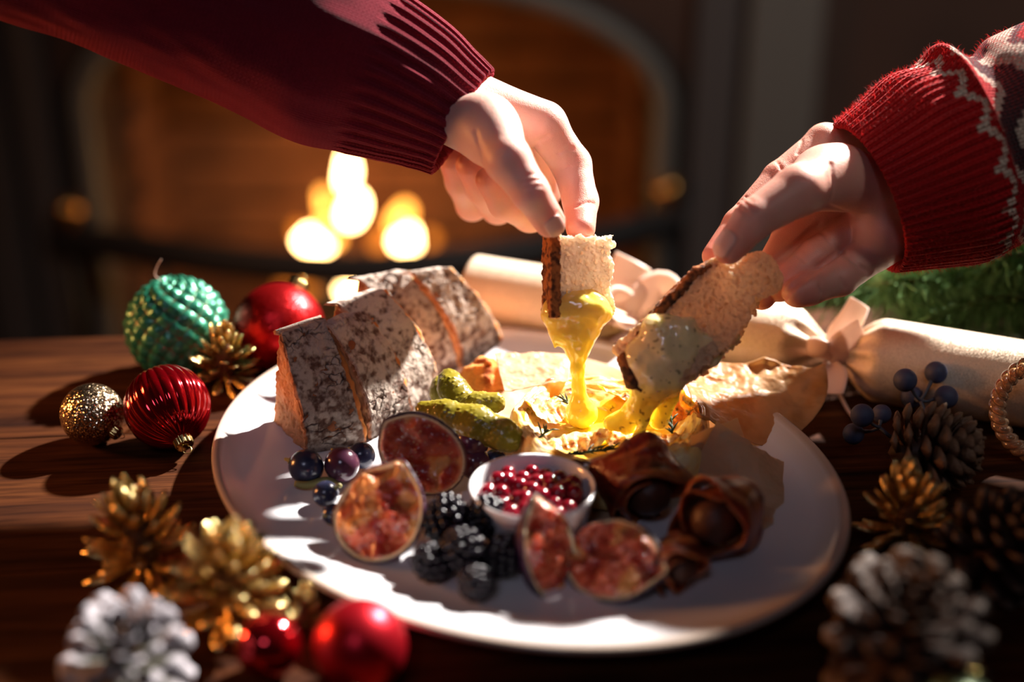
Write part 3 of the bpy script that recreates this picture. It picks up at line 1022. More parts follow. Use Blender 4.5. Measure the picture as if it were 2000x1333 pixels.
# ------------------------------------------------------------------ baked cheese wheel
CC = G(1186, 838, 0.028); CC[2] = 0
CR = 0.0545
MAT['rind'] = material('baked_rind', (0.8, 0.6, 0.3), 0.33, attr=True, sss=0.25, srad=(0.006, 0.004, 0.001), coat=0.4, bump=0.5, bscale=420, bdist=0.0008)
ch = thing('baked_cheese_wheel', 'round baked soft cheese with golden wrinkled rind torn open over a molten middle', 'cheese', (CC[0], CC[1], PZ + 0.0012))
nr, nth = 90, 300
th = np.linspace(0, 2 * PI, nth, endpoint=False)
prof = np.array([(0.001, 0.0006), (0.80, 0.0006), (0.95, 0.001), (1.0, 0.006), (1.01, 0.013), (1.0, 0.020), (0.965, 0.0255), (0.92, 0.0275), (0.86, 0.0268), (0.79, 0.0245), (0.72, 0.0215), (0.60, 0.0180), (0.40, 0.0165), (0.2, 0.016), (0.001, 0.016)])
pr = resample(prof, nr)
rad = pr[None, :, 0] * CR * (1 + 0.03 * np.sin(3 * th + 1) + 0.02 * np.sin(7 * th))[:, None]
z = np.tile(pr[None, :, 1], (nth, 1)).copy()
X = rad * np.cos(th)[:, None]; Y = rad * np.sin(th)[:, None]
top = (np.arange(nr) > nr * 0.38)[None, :] & (pr[None, :, 0] > 0.55)
q = np.stack([X, Y, z], 2).reshape(-1, 3)
pol = np.stack([np.repeat(th, nr) * 9, np.tile(pr[:, 0], nth) * 34, 0 * q[:, 0]], 1)
wr = fbm(np.stack([np.cos(np.repeat(th, nr)) * 3.2, np.sin(np.repeat(th, nr)) * 3.2, np.tile(pr[:, 0], nth) * 26], 1) + 0.8 * vnoise(q * 90, 5)[:, None], 3, 51)
lump = fbm(q * 70, 3, 52)
tp = np.tile(sstep(nr * 0.3, nr * 0.42, np.arange(nr)), nth) * np.tile(sstep(0.55, 0.75, pr[:, 0]), nth)
q[:, 2] += tp * (0.0022 * wr + 0.0035 * lump)
side = 1 - tp
q[:, :2] *= (1 + 0.018 * lump * side * (np.tile(pr[:, 0], nth) > 0.9))[:, None]
q[:, 2] = np.maximum(q[:, 2], 0.0002)
c = mix(LX(248, 214, 140), LX(232, 160, 50), sstep(-0.2, 0.4, fbm(q * 110, 3, 53)))
c = mix(c, LX(252, 236, 196), sstep(0.1, 0.5, fbm(q * 60, 3, 57)) * 0.7)
c = mix(c, LX(150, 78, 22), sstep(0.12, 0.5, wr + 0.5 * lump) * tp)
c = mix(c, LX(70, 32, 12), sstep(0.42, 0.7, wr + 0.3 * fbm(q * 400, 2, 3)) * tp)
c = mix(c, LX(250, 200, 60), (1 - sstep(0.5, 0.72, np.tile(pr[:, 0], nth))) * (np.tile(np.arange(nr), nth) > nr * 0.4))
obj('rind', mesh('rind', q, grid_faces(nth, nr, cu=True), MAT['rind'], c), ch)

pool = [G(1136, 812, 0.024), G(1165, 818, 0.022), G(1215, 835, 0.023), G(1250, 868, 0.023), G(1290, 838, 0.022), G(1190, 800, 0.022), G(1110, 822, 0.022), G(1145, 860, 0.019), G(1200, 885, 0.019), G(1230, 790, 0.021)]


def f_pool(p):
    d = sd_ell(p, CC + [0.0, 0, 0.0205], (0.041, 0.038, 0.0045))
    for i, c in enumerate(pool):
        d = smin(d, sd_ell(p, c, (0.0085, 0.007, 0.005 + 0.001 * (i % 2))), 0.004)
    return d - 0.0011 * fbm(p * 130, 3, 3)


V, Fc = nets(f_pool, CC + [-0.05, -0.045, 0.010], CC + [0.05, 0.045, 0.036], 0.0008)
n = fbm(V * 90, 3, 8)
c = mix(LX(254, 220, 66), LX(255, 238, 140), sstep(0, 0.5, n))
spk = sstep(0.70, 0.8, vnoise(V * 700, 3)); c = mix(c, LX(60, 40, 30), spk * 0.8)
obj('molten_centre', mesh('molten_centre', V - np.array(ch.location), Fc, MAT['cheese'], c), ch)


def rind_piece(cx, cy, z, rad, euler, seed, brown, name='rind_flap'):
    """curled, wrinkled piece of rind"""
    n = 46
    g = np.stack(np.meshgrid(np.linspace(-1, 1, n), np.linspace(-1, 1, n), indexing='ij'), -1).reshape(-1, 2)
    s = np.maximum(np.abs(g[:, 0]), np.abs(g[:, 1])) / (np.linalg.norm(g, axis=1) + 1e-9)
    d = g * s[:, None]                                   # square -> disc
    rr = np.linalg.norm(d, axis=1)
    a = np.arctan2(d[:, 1], d[:, 0])
    R = 1 + 0.22 * fbm(np.stack([np.cos(a) * 2, np.sin(a) * 2, 0 * a], 1), 3, seed)
    x = d[:, 0] * R * rad[0]; y = d[:, 1] * R * rad[1]
    zz = 0.35 * rad[0] * (d[:, 0] ** 2) - 0.2 * rad[1] * d[:, 1] ** 2 + 0.0025 * fbm(np.stack([x, y * 0.4, 0 * x], 1) * 300, 3, seed + 1)
    V = np.stack([x, y, zz], 1)
    f = grid_faces(n, n)
    Rm = np.array(__import__('mathutils').Euler(euler).to_matrix())
    V2 = V.copy(); V2[:, 2] -= 0.0014 * (1 - rr ** 6)
    nzv = fbm(V * 260, 3, seed + 2)
    c = mix(LX(246, 214, 150), LX(206, 112, 28), sstep(-0.4, 0.3, nzv + brown)); c = mix(c, LX(80, 36, 14), sstep(0.15, 0.55, nzv + brown * 0.5))
    W = np.vstack([V, V2]) @ Rm.T + G(cx, cy, z)
    obj(name, mesh(name, W - np.array(ch.location), np.vstack([f, f[:, ::-1] + len(V)]), MAT['rind'], np.vstack([c, c])), ch)


rind_piece(1322, 800, 0.034, (0.0105, 0.013), (0.5, -0.7, 0.4), 3, 0.5)
rind_piece(1350, 815, 0.033, (0.009, 0.010), (0.3, -0.9, -0.2), 5, 0.6)
rind_piece(1300, 868, 0.030, (0.013, 0.010), (0.25, 0.1, 0.2), 7, 0.1)
rind_piece(1230, 858, 0.0270, (0.017, 0.008), (0.35, 0.1, -0.15), 9, -0.45)
rind_piece(1120, 868, 0.0275, (0.019, 0.008), (0.35, -0.1, 0.15), 11, -0.3)
rind_piece(1222, 772, 0.033, (0.016, 0.008), (-0.3, 0.1, 0.1), 13, 0.2)
rind_piece(1062, 800, 0.032, (0.012, 0.011), (0.1, 0.3, 0.5), 15, 0.0)
MAT['herb'] = material('rosemary', (0.035, 0.06, 0.015), 0.5, var=0.4, vscale=300)
for (x, y, z, a, n, sd) in ((1118, 795, 0.031, 2.2, 12, 1), (1170, 882, 0.031, 0.1, 26, 2), (1312, 830, 0.035, 1.5, 12, 3), (1245, 812, 0.030, 0.6, 8, 4), (1060, 850, .033, 1, 8, 5)):
    parts = []; r_ = np.random.default_rng(sd); c = G(x, y, z); ln = 0.0007 * n
    parts.append(tube([c - ln * np.array([math.cos(a), math.sin(a), 0.05]), c + ln * np.array([math.cos(a), math.sin(a), 0.1])], 0.0006, 5))
    for k in range(n):
        p = c + ln * r_.uniform(-1, 1) * np.array([math.cos(a), math.sin(a), 0.1]); b_ = a + r_.uniform(-0.9, 0.9)
        e = p + r_.uniform(0.004, 0.008) * np.array([math.cos(b_), math.sin(b_), r_.uniform(0.05, 0.7)])
        parts.append(tube([p, (p + e) / 2 + [0, 0, 0.0006], e], [0.0004, 0.0006, 0.0002], 4))
    V, Fc = join(parts)
    obj('rosemary_sprig', mesh('rosemary_sprig', V - np.array(ch.location), Fc, MAT['herb']), ch)

# ------------------------------------------------------------------ parchment under and around the cheese
MAT['paper'] = material('baking_parchment', (0.80, 0.62, 0.42), 0.42, attr=True, bump=0.35, bscale=120, bdist=0.0015, translucent=0.62)


def sheet(name, fn, nu, nv, parent, colf, mat='paper', thick=0.0003, crump=0.0022, seed=0, cs=70):
    g = np.stack(np.meshgrid(np.linspace(0, 1, nu), np.linspace(0, 1, nv), indexing='ij'), -1).reshape(-1, 2)
    V = fn(g[:, 0], g[:, 1])
    w1, w2 = cells(V * cs * 0.7 + 3 + 0.5 * vnoise(V * 60, 2)[:, None], seed)
    V = V + np.array([0.2, -0.35, 1]) * (crump * (w1 - 0.5) + crump * 0.5 * fbm(V * cs * 2.5, 3, seed))[:, None]
    V[:, 2] = np.maximum(V[:, 2], PZ + 0.0004)
    me = mesh(name, V - np.array(parent.location), grid_faces(nu, nv), MAT[mat], colf(V, g))
    o = obj(name, me, parent)
    md = o.modifiers.new('thickness', 'SOLIDIFY'); md.thickness = thick; md.offset = 0
    return o


def bil(c, u, v):
    c = [np.asarray(x) for x in c]
    u = u[:, None]; v = v[:, None]
    return (c[0] * (1 - u) + c[1] * u) * (1 - v) + (c[3] * (1 - u) + c[2] * u) * v


pp = thing('baking_parchment', 'crumpled translucent baking parchment with browned spots, folded around the cheese wheel', 'paper', (CC[0], CC[1], PZ))


def stains(V, g, seed=0, brown=1.0):
    n = fbm(V * 55, 4, seed); c = mix(LX(224, 184, 132), LX(206, 156, 96), sstep(-0.3, 0.3, n))
    return mix(c, LX(176, 110, 52), sstep(0.30, 0.55, n + 0.25 * fbm(V * 200, 3, seed + 3)) * brown)


# flat bed under the cheese, spreading towards the back
def bed(u, v):
    a = u * 2 * PI; r = 0.006 + v * (0.061 + 0.014 * np.sin(a * 3 + 1) * v + 0.030 * np.clip(np.sin(a - 0.3), 0, 1) * (1 + 0.5 * np.clip(np.sin(a), 0, 1)))
    r = r * np.where((a > PI) , 0.85, 1.0)
    lift = sstep(0.062, 0.105, r) * 0.012 * np.clip(np.sin(a) + 0.2, 0, 1)
    return np.stack([CC[0] + r * np.cos(a), CC[1] + r * np.sin(a), PZ + 0.0006 + lift], 1)


sheet('paper_bed', bed, 150, 50, pp, lambda V, g: mix(stains(V, g, 4, 0.9), LX(248, 234, 212), 0.5), crump=0.0016)
pA, pB, pC_, pD = P(1362, 812, 0.770), G(1520, 882, 0.0085), P(1612, 716, 0.835), P(1318, 700, 0.845)


def flap(u, v):
    p = bil([pA, pB, pC_, pD], u, v)
    b_ = np.sin(u * PI) * np.sin(v * PI) * 0.010
    p = p + np.outer(b_, [0.3, 0.6, -0.3])
    e = 0.003 * np.sin(u * 13) * (v > 0.97)
    p[:, 2] += e
    # rounded right edge
    p = p + np.outer(np.sin(v * PI) * u ** 4 * 0.012, [0.9, -0.1, 0.1])
    return p


sheet('paper_flap', flap, 110, 100, pp, lambda V, g: stains(V, g, 9, 1.0), crump=0.0035, seed=3, cs=55)
qA, qB, qC, qD = G(1345, 930, 0.012), G(1530, 1010, 0.0085), P(1530, 905, 0.765), P(1400, 824, 0.752)


def fold(u, v):
    p = bil([qA, qB, qC, qD], u, v)
    return p + np.outer(np.sin(u * PI) * np.sin(v * PI) * 0.006, [0, -0.7, 0.7])


sheet('paper_fold', fold, 90, 80, pp, lambda V, g: mix(stains(V, g, 12, 0.0), LX(240, 220, 192), 0.7), crump=0.003, seed=6, cs=60)
rA, rB, rC, rD = G(1350, 930, 0.012), P(1395, 840, 0.752), P(1435, 822, 0.760), G(1500, 890, 0.010)
sheet('paper_fold', lambda u, v: bil([G(1345, 935, 0.010), G(1470, 900, 0.009), P(1440, 818, 0.768), P(1350, 850, 0.745)], u, v), 60, 60, pp, lambda V, g: mix(stains(V, g, 14, 0.0), LX(240, 220, 192), 0.7), crump=0.002, seed=8)
sheet('paper_fold', lambda u, v: bil([G(1440, 1060, 0.009), G(1545, 1010, 0.0085), G(1560, 940, 0.009), G(1420, 985, 0.012)], u, v), 60, 60, pp, lambda V, g: mix(stains(V, g, 16, 0.0), LX(240, 220, 192), 0.7), crump=0.003, seed=9)
wA, wB, wC, wD = P(985, 765, 0.805), P(1110, 745, 0.812), P(1120, 690, 0.845), P(965, 690, 0.840)
sheet('paper_flap', lambda u, v: bil([wA, wB, wC, wD], u, v), 80, 60, pp, lambda V, g: mix(stains(V, g, 22, 1.0), LX(248, 234, 212), 0.55), crump=0.003, seed=12)  # colour mixed towards white so this flap looks more brightly lit

# ------------------------------------------------------------------ crumb chunk and shards beside the back slices
def blob_thing(name, label, cat, px, py, z, rad, seed, colf, mat, group=None, h=0.0009, amp=0.0025, R=None):
    c = G(px, py, z)
    f = lambda p: sd_ell(p, c, rad, R) * 0.9 - amp * fbm(p * 110, 3, seed) + pores(p, seed, 0.6)
    m = max(rad) + 0.006
    V, Fc = nets(f, c - m, c + m, h)
    V[:, 2] = np.maximum(V[:, 2], PZ + 0.0003)
    t = obj(name, mesh(name, V - c, Fc, mat, colf(V)))
    t.location = c
    return tag(t, label, cat, group)


blob_thing('bread_chunk', 'torn orange-brown bread chunk tucked between back slice, gherkins and cheese', 'bread', 945, 745, 0.020, (0.016, 0.013, 0.013), 5,
           lambda V: mix(LX(214, 140, 70), LX(150, 78, 34), sstep(-0.3, 0.4, fbm(V * 200, 3, 4))), MAT['crumb'], amp=0.005)

# ------------------------------------------------------------------ gherkins
MAT['gherkin'] = material('gherkin_skin', (0.16, 0.19, 0.02), 0.3, attr=True, sss=0.25, srad=(0.004, 0.004, 0.001), coat=0.15)


def gherkin(pts, label, seed, light=0.0):
    S = [PP(pts)]
    lo, hi = bbox(S, 0.003)
    def f(p):
        n, _ = cells(p * 420, seed)
        return chain(p, S[0][0], S[0][1], 0.006) - 0.0007 * np.clip(0.5 - n, 0, 1) * 2 + 0.0003 - 0.0006 * fbm(p * 120, 2, seed)
    V, Fc = nets(f, lo, hi, 0.0006)
    n, _ = cells(V * 420, seed)
    c = mix(LX(128, 116, 34), LX(170, 156, 70), np.clip(0.5 - n, 0, 1) * 1.5 + light)
    c = mix(c, LX(84, 78, 22), sstep(0.1, 0.6, fbm(V * 80, 3, seed)) * 0.7)
    o = obj('gherkin', mesh('gherkin', V - S[0][0][0], Fc, MAT['gherkin'], c))
    o.location = S[0][0][0]
    tag(o, label, 'pickle', 'gherkins between bread and cheese')


gherkin([(876, 742, 0.812, 22), (884, 762, 0.806, 27), (905, 790, 0.80, 27), (915, 800, 0.797, 22)], 'short dark green gherkin standing up against the back bread slice', 1)
gherkin([(860, 748, 0.825, 16), (862, 768, 0.822, 18), (872, 795, 0.818, 18)], 'pale green gherkin mostly hidden behind the upright one', 2, 0.4)
gherkin([(898, 808, 0.792, 18), (930, 794, 0.79, 24), (968, 786, 0.788, 21)], 'smooth yellow-green gherkin lying across, nearest the cheese rind', 3, 0.3)
gherkin([(828, 800, 0.775, 17), (870, 810, 0.772, 26), (930, 828, 0.768, 34), (982, 850, 0.764, 30), (1004, 858, 0.763, 22)], 'longest gherkin, bumpy and dark, in front of the others', 4)

# ------------------------------------------------------------------ grapes
MAT['grape_blue'] = material('blue_grape', (0.018, 0.022, 0.05), 0.22, coat=0.3, bump=0.05, bscale=200, sss=0.1, color2=(0.03, 0.035, 0.075), vscale=90)
MAT['grape_red'] = material('red_grape', (0.055, 0.012, 0.03), 0.20, coat=0.3, sss=0.15, color2=(0.09, 0.03, 0.055), vscale=90)
MAT['stem'] = material('grape_stem', (0.25, 0.22, 0.07), 0.6)
sp_prof = [(math.sin(t), -math.cos(t)) for t in np.linspace(0, PI, 20)]
Vs, Fs = lathe(sp_prof, 28)
grape_me = {k: mesh('grape', Vs, Fs, MAT['grape_' + k]) for k in ('blue', 'red')}
V, Fc = lathe([(0, -0.10), (0.16, -0.06), (0.20, 0.02), (0.12, 0.06), (0.07, 0.30), (0, 0.32)], 10)
pedicel_me = mesh('stem', V, Fc, MAT['stem'])
for (px, py, rp, kind, label, zz) in [
        (598, 912, 35, 'blue', 'blue-black grape farthest left on the platter', 0), (668, 908, 35, 'red', 'purple grape just right of the leftmost blue grape', 0.001),
        (706, 890, 27, 'blue', 'grape peeping out between the purple grape and the nearest bread slice', 0.002), (636, 965, 26, 'blue', 'small dark grape in front of the leftmost pair', 0),
        (650, 1005, 22, 'blue', 'smallest dark grape, beside the rim of the left fig half', 0), (922, 862, 35, 'red', 'upper dark red grape under the longest gherkin', 0.010),
        (926, 904, 33, 'red', 'lower dark red grape, next to the cranberry bowl', 0), (968, 900, 24, 'blue', 'shadowed grape between the red grapes and the cheese', 0.0)]:
    c, r = rest(px, py, rp, PZ + zz)
    t = thing('grape', label, 'grape', tuple(c), 'grapes on the platter')
    o = obj('fruit', grape_me[kind], t); o.scale = (r, r * 0.98, r * 1.0)
    t.rotation_euler = (RNG.uniform(0.8, 1.8), RNG.uniform(-0.5, 0.5), RNG.uniform(0, 6))
    o = obj('stem', pedicel_me, t); o.scale = (r, r, r); o.location = (0, 0, r * 0.99)
V, Fc = tube([G(575, 945, 0.012), G(600, 948, 0.011), G(640, 938, 0.012), G(665, 950, 0.013)], [0.0016, 0.0022, 0.0018, 0.0012], 8, 16)
tag(obj('grape_stalk', mesh('grape_stalk', V, Fc, MAT['stem'])), 'pale green grape stalk below the leftmost grapes', 'stalk')

# ------------------------------------------------------------------ figs
MAT['fig_skin'] = material('fig_skin', (0.1, 0.03, 0.06), 0.38, attr=True, sss=0.15, bump=0.1, bscale=90)
MAT['fig_flesh'] = material('fig_flesh', (0.5, 0.12, 0.06), 0.22, attr=True, sss=0.4, srad=(0.006, 0.002, 0.001), coat=0.5, bump=0.6, bscale=380, bdist=0.0016)


def fig(label, loc, R, rad, seed, lump=0.006, cut=None, open_=0.0, tipx=0.9):
    """half a fig: local +z is the cut face, +x the stalk end"""
    t = thing('fig_half', label, 'fig', tuple(loc), 'cut figs on the platter', M=Matrix.Translation(Vector(loc)) @ Matrix([list(map(float, r)) for r in R]).to_4x4())
    a, b, c = rad
    def body(p, k=0.0):
        d = sd_ell(p, np.array([-0.1 * a, 0, 0]), (a * 0.9 - k, b - k, c - k))
        return smin(d, sd_cone(p, np.array([0.3 * a, 0, 0]), np.array([tipx * a, 0, 0]), b * 0.62 - k, max(b * 0.2 - k, 0.001)), b * 0.5)
    def skin(p):
        d = np.maximum(body(p), -body(p, 0.0026))
        zc = 0.0012 * fbm(p * 160, 3, seed)
        d = np.maximum(d, p[:, 2] - zc)
        return np.maximum(d, cut(p)) if cut else d
    def flesh(p):
        q = p.copy(); q[:, 2] *= np.where(q[:, 2] > 0, 1.2, 1.0)
        d = body(q, 0.0022)
        top = p[:, 2] - (-0.0005 + lump * (0.15 + 1.0 * fbm(p * 95, 3, seed + 3)) * sstep(b, b * 0.5, np.abs(p[:, 1])))
        f1, _ = cells(p * 330, seed)
        d = np.maximum(d, top) + 0.0006 * (f1 - 0.4)
        return np.maximum(d, cut(p)) if cut else d
    lo = np.array([-a, -b, -c]) * 1.1; hi = np.array([a * 1.15, b * 1.1, max(lump * 1.2, 0.003) + 0.003])
    V, Fc = nets(skin, lo, hi, 0.0008)
    inner = sstep(0.0010, 0.0016, -body(V))
    n = fbm(V * np.array([60, 160, 160]), 3, seed)
    c1_ = mix(LX(72, 36, 58), LX(40, 22, 42), sstep(-0.3, 0.3, n))
    cc = mix(c1_, LX(232, 214, 170), np.maximum(inner, sstep(-0.0022, -0.0008, V[:, 2]) * 0.0 + inner))
    obj('skin', mesh('skin', V, Fc, MAT['fig_skin'], cc), t)
    V, Fc = nets(flesh, lo, hi, 0.0007)
    n = fbm(V * 150, 3, seed + 6); m, _ = cells(V * 420, seed + 7)
    cc = mix(LX(205, 96, 66), LX(150, 44, 34), sstep(-0.3, 0.3, n))
    cc = mix(cc, LX(236, 168, 96), sstep(0.1, 0.5, fbm(V * 90, 2, seed + 9)) * 0.8)
    cc = mix(cc, LX(240, 205, 150), sstep(0.22, 0.12, m) * 0.7)
    cc = mix(cc, LX(225, 170, 140), sstep(0.0045, 0.0015, -body(V)) * 0.75)
    obj('flesh', mesh('flesh', V, Fc, MAT['fig_flesh'], cc), t)
    return t


def facing(n, xd):
    """rotation whose +z is n and +x close to xd (columns = axes)"""
    z = np.asarray(n, float); z /= np.linalg.norm(z)
    x = np.asarray(xd, float); x = x - (x @ z) * z; x /= np.linalg.norm(x)
    return np.stack([x, np.cross(z, x), z], 1)


c, r = rest(740, 1008, 96, PZ - 0.004)
fig('fig half nearest the left rim, cream edge and orange flesh facing out', c + np.array([0, 0.004, 0.0]), facing(-VIEW * 0.9 + UPV * 0.35 - RGT * 0.25, UPV + RGT * 0.3), (0.0262, 0.0238, 0.017), 3, lump=0.010)
c = G(820, 885, 0.034)
fig('fig half standing behind the others, brown flesh under a rounded top', c, facing(-VIEW * 0.85 - UPV * 0.25 - RGT * 0.1, UPV * 0.3 - RGT * 0.75 + UPV * 0.4), (0.0265, 0.0215, 0.015), 13, lump=0.006, tipx=0.75)
c = G(1075, 1075, 0.024)
fig('left part of the opened fig nearest the camera, cream edge at its left', c, facing(-VIEW * 0.75 + RGT * 0.62 + UPV * 0.1, UPV - RGT * 0.35), (0.0275, 0.017, 0.017), 23, lump=0.010)
c = G(1200, 1095, 0.021)
fig('right part of the opened fig nearest the camera, purple skin showing at right', c, facing(-VIEW * 0.75 - RGT * 0.45 + UPV * 0.45, -UPV * 0.3 + RGT * 0.8), (0.0275, 0.021, 0.018), 33, lump=0.012)

# ------------------------------------------------------------------ blackberries
MAT['drupelet'] = material('blackberry_flesh', (0.006, 0.004, 0.008), 0.24, coat=0.0, spec=0.35)
Vd, Fd = lathe([(math.sin(t), -math.cos(t)) for t in np.linspace(0, PI, 7)], 8)
dr_me = mesh('drupelet', Vd, Fd, MAT['drupelet'])
for (px, py, rp, z0, ax, label) in [(870, 1015, 46, 0.006, (0.3, 0.2, 1), 'blackberry right beside the left fig half'), (950, 1010, 44, 0.008, (0.2, -0.5, 0.8), 'blackberry leaning on the front of the cranberry bowl'),
                                    (905, 1075, 46, 0.004, (-0.3, -0.3, 0.9), 'blackberry in the middle of the dark heap'), (985, 1085, 42, 0.002, (0.6, 0.1, 0.7), 'blackberry against the left edge of the opened fig'),
                                    (845, 1100, 40, 0, (-0.6, -0.2, 0.6), 'blackberry lowest at the left of the heap'), (930, 1140, 38, 0, (0.1, -0.6, 0.6), 'blackberry nearest the camera at the front of the heap')]:
    c, r = rest(px, py, rp, PZ + z0)
    t = thing('blackberry', label, 'berry', tuple(c), 'blackberries on the platter')
    t.rotation_euler = Vector(ax).to_track_quat('Z', 'Y').to_euler()
    k = 52
    for i in range(k):
        zz = 1 - 2 * (i + 0.5) / k; a = i * 2.39996; q = math.sqrt(1 - zz * zz)
        o = obj('drupelet', dr_me, t); o.location = (r * 0.78 * q * math.cos(a), r * 0.78 * q * math.sin(a), r * 0.95 * zz)
        s = r * RNG.uniform(0.235, 0.275); o.scale = (s, s, s)
    o = obj('core', grape_me['blue'], t); o.scale = (r * 0.7, r * 0.7, r * 0.82)
    o.data = grape_me['blue']

# ------------------------------------------------------------------ bowl of cranberries
BC = G(1040, 962, 0.032); BC[2] = PZ
prof = [(0, 0.001), (0.019, 0.001), (0.020, 0.0), (0.023, 0.0), (0.0235, 0.002), (0.029, 0.014), (0.0312, 0.026), (0.0318, 0.0285), (0.0312, 0.0298), (0.0300, 0.0290), (0.0290, 0.026), (0.027, 0.015), (0.020, 0.005), (0, 0.004)]
V, Fc = lathe(prof, 72)
bw = thing('sauce_bowl', 'small round white porcelain bowl filled with red cranberries', 'bowl', tuple(BC))
obj('bowl', mesh('bowl', V, Fc, MAT['porcelain'], np.tile([0.80, 0.79, 0.80], (len(V), 1))), bw)
MAT['jam'] = material('cranberry_jam', (0.09, 0.004, 0.010), 0.12, coat=0.5)
def f_jam(p): return sd_ell(p, np.array([0, 0, 0.017]), (0.0278, 0.0278, 0.0055)) - 0.0010 * fbm(p * 220, 3, 5)
V, Fc = nets(f_jam, [-0.031, -0.031, 0.009], [0.031, 0.031, 0.026], 0.0013)
obj('sauce', mesh('sauce', V, Fc, MAT['jam']), bw)
MAT['cranberry'] = material('cranberry', (0.20, 0.004, 0.012), 0.14, coat=0.6, sss=0.15, color2=(0.15, 0.003, 0.012), vscale=150)
cr_me = mesh('cranberry', Vs, Fs, MAT['cranberry'])
placed = []
rg = np.random.default_rng(12)
while len(placed) < 34:
    a = rg.uniform(0, 2 * PI); q = 0.0235 * math.sqrt(rg.uniform(0, 1)); r = rg.uniform(0.0043, 0.0052)
    p = np.array([q * math.cos(a), q * math.sin(a), 0.0225 + rg.uniform(0, 0.0025)])
    if all(np.linalg.norm(p - o_) > 0.0076 for o_, _ in placed) or rg.uniform() < 0.003: placed.append((p, r))
for p, r in placed:
    o = obj('cranberry', cr_me); o.location = BC + p; o.scale = (r, r * 0.95, r * 0.92)
    o.rotation_euler = tuple(rg.uniform(0, 3, 3))
    tag(o, 'glossy red cranberry in the small white bowl', 'berry', 'cranberries in the bowl')

# ------------------------------------------------------------------ bacon rolls
MAT['bacon'] = material('crisp_bacon', (0.3, 0.06, 0.03), 0.36, attr=True, coat=0.15, sss=0.15, bump=0.8, bscale=240, bdist=0.002)
MAT['filling'] = material('roll_filling', (0.10, 0.035, 0.018), 0.5, color2=(0.05, 0.02, 0.012), vscale=80, bump=0.6, bscale=200)


def bacon(label, loc, axis, up, r0, w, turns, seed, tone=0.0, th=0.0032):
    R = facing(axis, up)
    t = thing('bacon_roll', label, 'bacon roll', tuple(loc), 'bacon rolls on the platter', M=Matrix.Translation(Vector(loc)) @ Matrix([list(map(float, r)) for r in R]).to_4x4())
    nu, nv = int(90 * turns), 26
    g = np.stack(np.meshgrid(np.linspace(0, 1, nu), np.linspace(-1, 1, nv), indexing='ij'), -1).reshape(-1, 2)
    a = g[:, 0] * turns * 2 * PI; s = g[:, 1]
    base = r0 * (1 - 0.33 * (1 - g[:, 0]))
    n1 = fbm(np.stack([np.cos(a) * 1.6, np.sin(a) * 1.6, s * 1.2 + a * 0.2], 1), 3, seed)
    ruf = 0.10 * np.sin(a * 3.3 + s * 2 + seed) * (0.4 + np.abs(s))
    rr = base * (1 + 0.12 * n1 + ruf)
    zz = s * w * (1 + 0.10 * np.sin(a * 2.1 + seed)) + 0.0025 * n1 + 0.004 * np.sin(a * 1.3)
    n2 = fbm(np.stack([s * 4 + 0.8 * n1, a * 0.5, 0 * a], 1), 3, seed + 4)
    V = []
    for o_ in (th / 2, -th / 2):
        edge = (1 - np.abs(s) ** 6)
        q = rr + o_ * edge * (1 + 0.3 * n2)
        V.append(np.stack([q * np.cos(a), q * np.sin(a), zz], 1))
    f = grid_faces(nu, nv)
    c = mix(LX(128, 42, 26), LX(70, 22, 16), sstep(-0.3, 0.4, n1 + 0.3 * fbm(V[0] * 200, 3, seed)))
    c = mix(c, LX(206, 120, 62), sstep(0.12, 0.4, n2) * (0.55 + tone)); c = mix(c, LX(190, 110, 60), sstep(0.8, 1.0, np.abs(s)) * 0.6)
    N0 = len(V[0])
    ends = np.concatenate([[(i, i + 1, i + 1 + N0, i + N0) for i in range(nv - 1)], [((nu - 1) * nv + i + N0, (nu - 1) * nv + i + 1 + N0, (nu - 1) * nv + i + 1, (nu - 1) * nv + i) for i in range(nv - 1)],
                           [(i * nv + N0, (i + 1) * nv + N0, (i + 1) * nv, i * nv) for i in range(nu - 1)], [(i * nv + nv - 1, (i + 1) * nv + nv - 1, (i + 1) * nv + nv - 1 + N0, i * nv + nv - 1 + N0) for i in range(nu - 1)]])
    obj('rasher', mesh('rasher', np.vstack(V), np.vstack([f, f[:, ::-1] + N0, ends]), MAT['bacon'], np.vstack([c, c])), t)
    fcore = lambda p: sd_cone(p, np.array([0, 0, -w * 0.55]), np.array([0, 0, w * 0.55]), r0 * 0.55, r0 * 0.55) - 0.0015 * fbm(p * 120, 3, seed)
    V, Fc = nets(fcore, np.array([-1, -1, -1]) * (w + r0 * 0.6), np.array([1, 1, 1]) * (w + r0 * 0.6), 0.0013)
    obj('filling', mesh('filling', V, Fc, MAT['filling']), t)
    return t


bacon('largest bacon roll, dark and glossy, arched opening towards the camera', G(1250, 938, 0.027), (0.35, -0.85, -0.25), (-0.2, 0, 1), 0.0228, 0.0155, 1.55, 3)
bacon('dark bacon roll farthest right on the platter, beside the parchment fold', G(1408, 1012, 0.026), (-0.45, -0.7, 0.30), (0.5, 0, 1), 0.0212, 0.0165, 1.5, 8)
bacon('small pale orange-brown bacon roll behind the opened fig', G(1322, 1100, 0.020), (0.25, -0.9, 0.1), (0, 0, 1), 0.0130, 0.0105, 1.4, 15, tone=0.35)

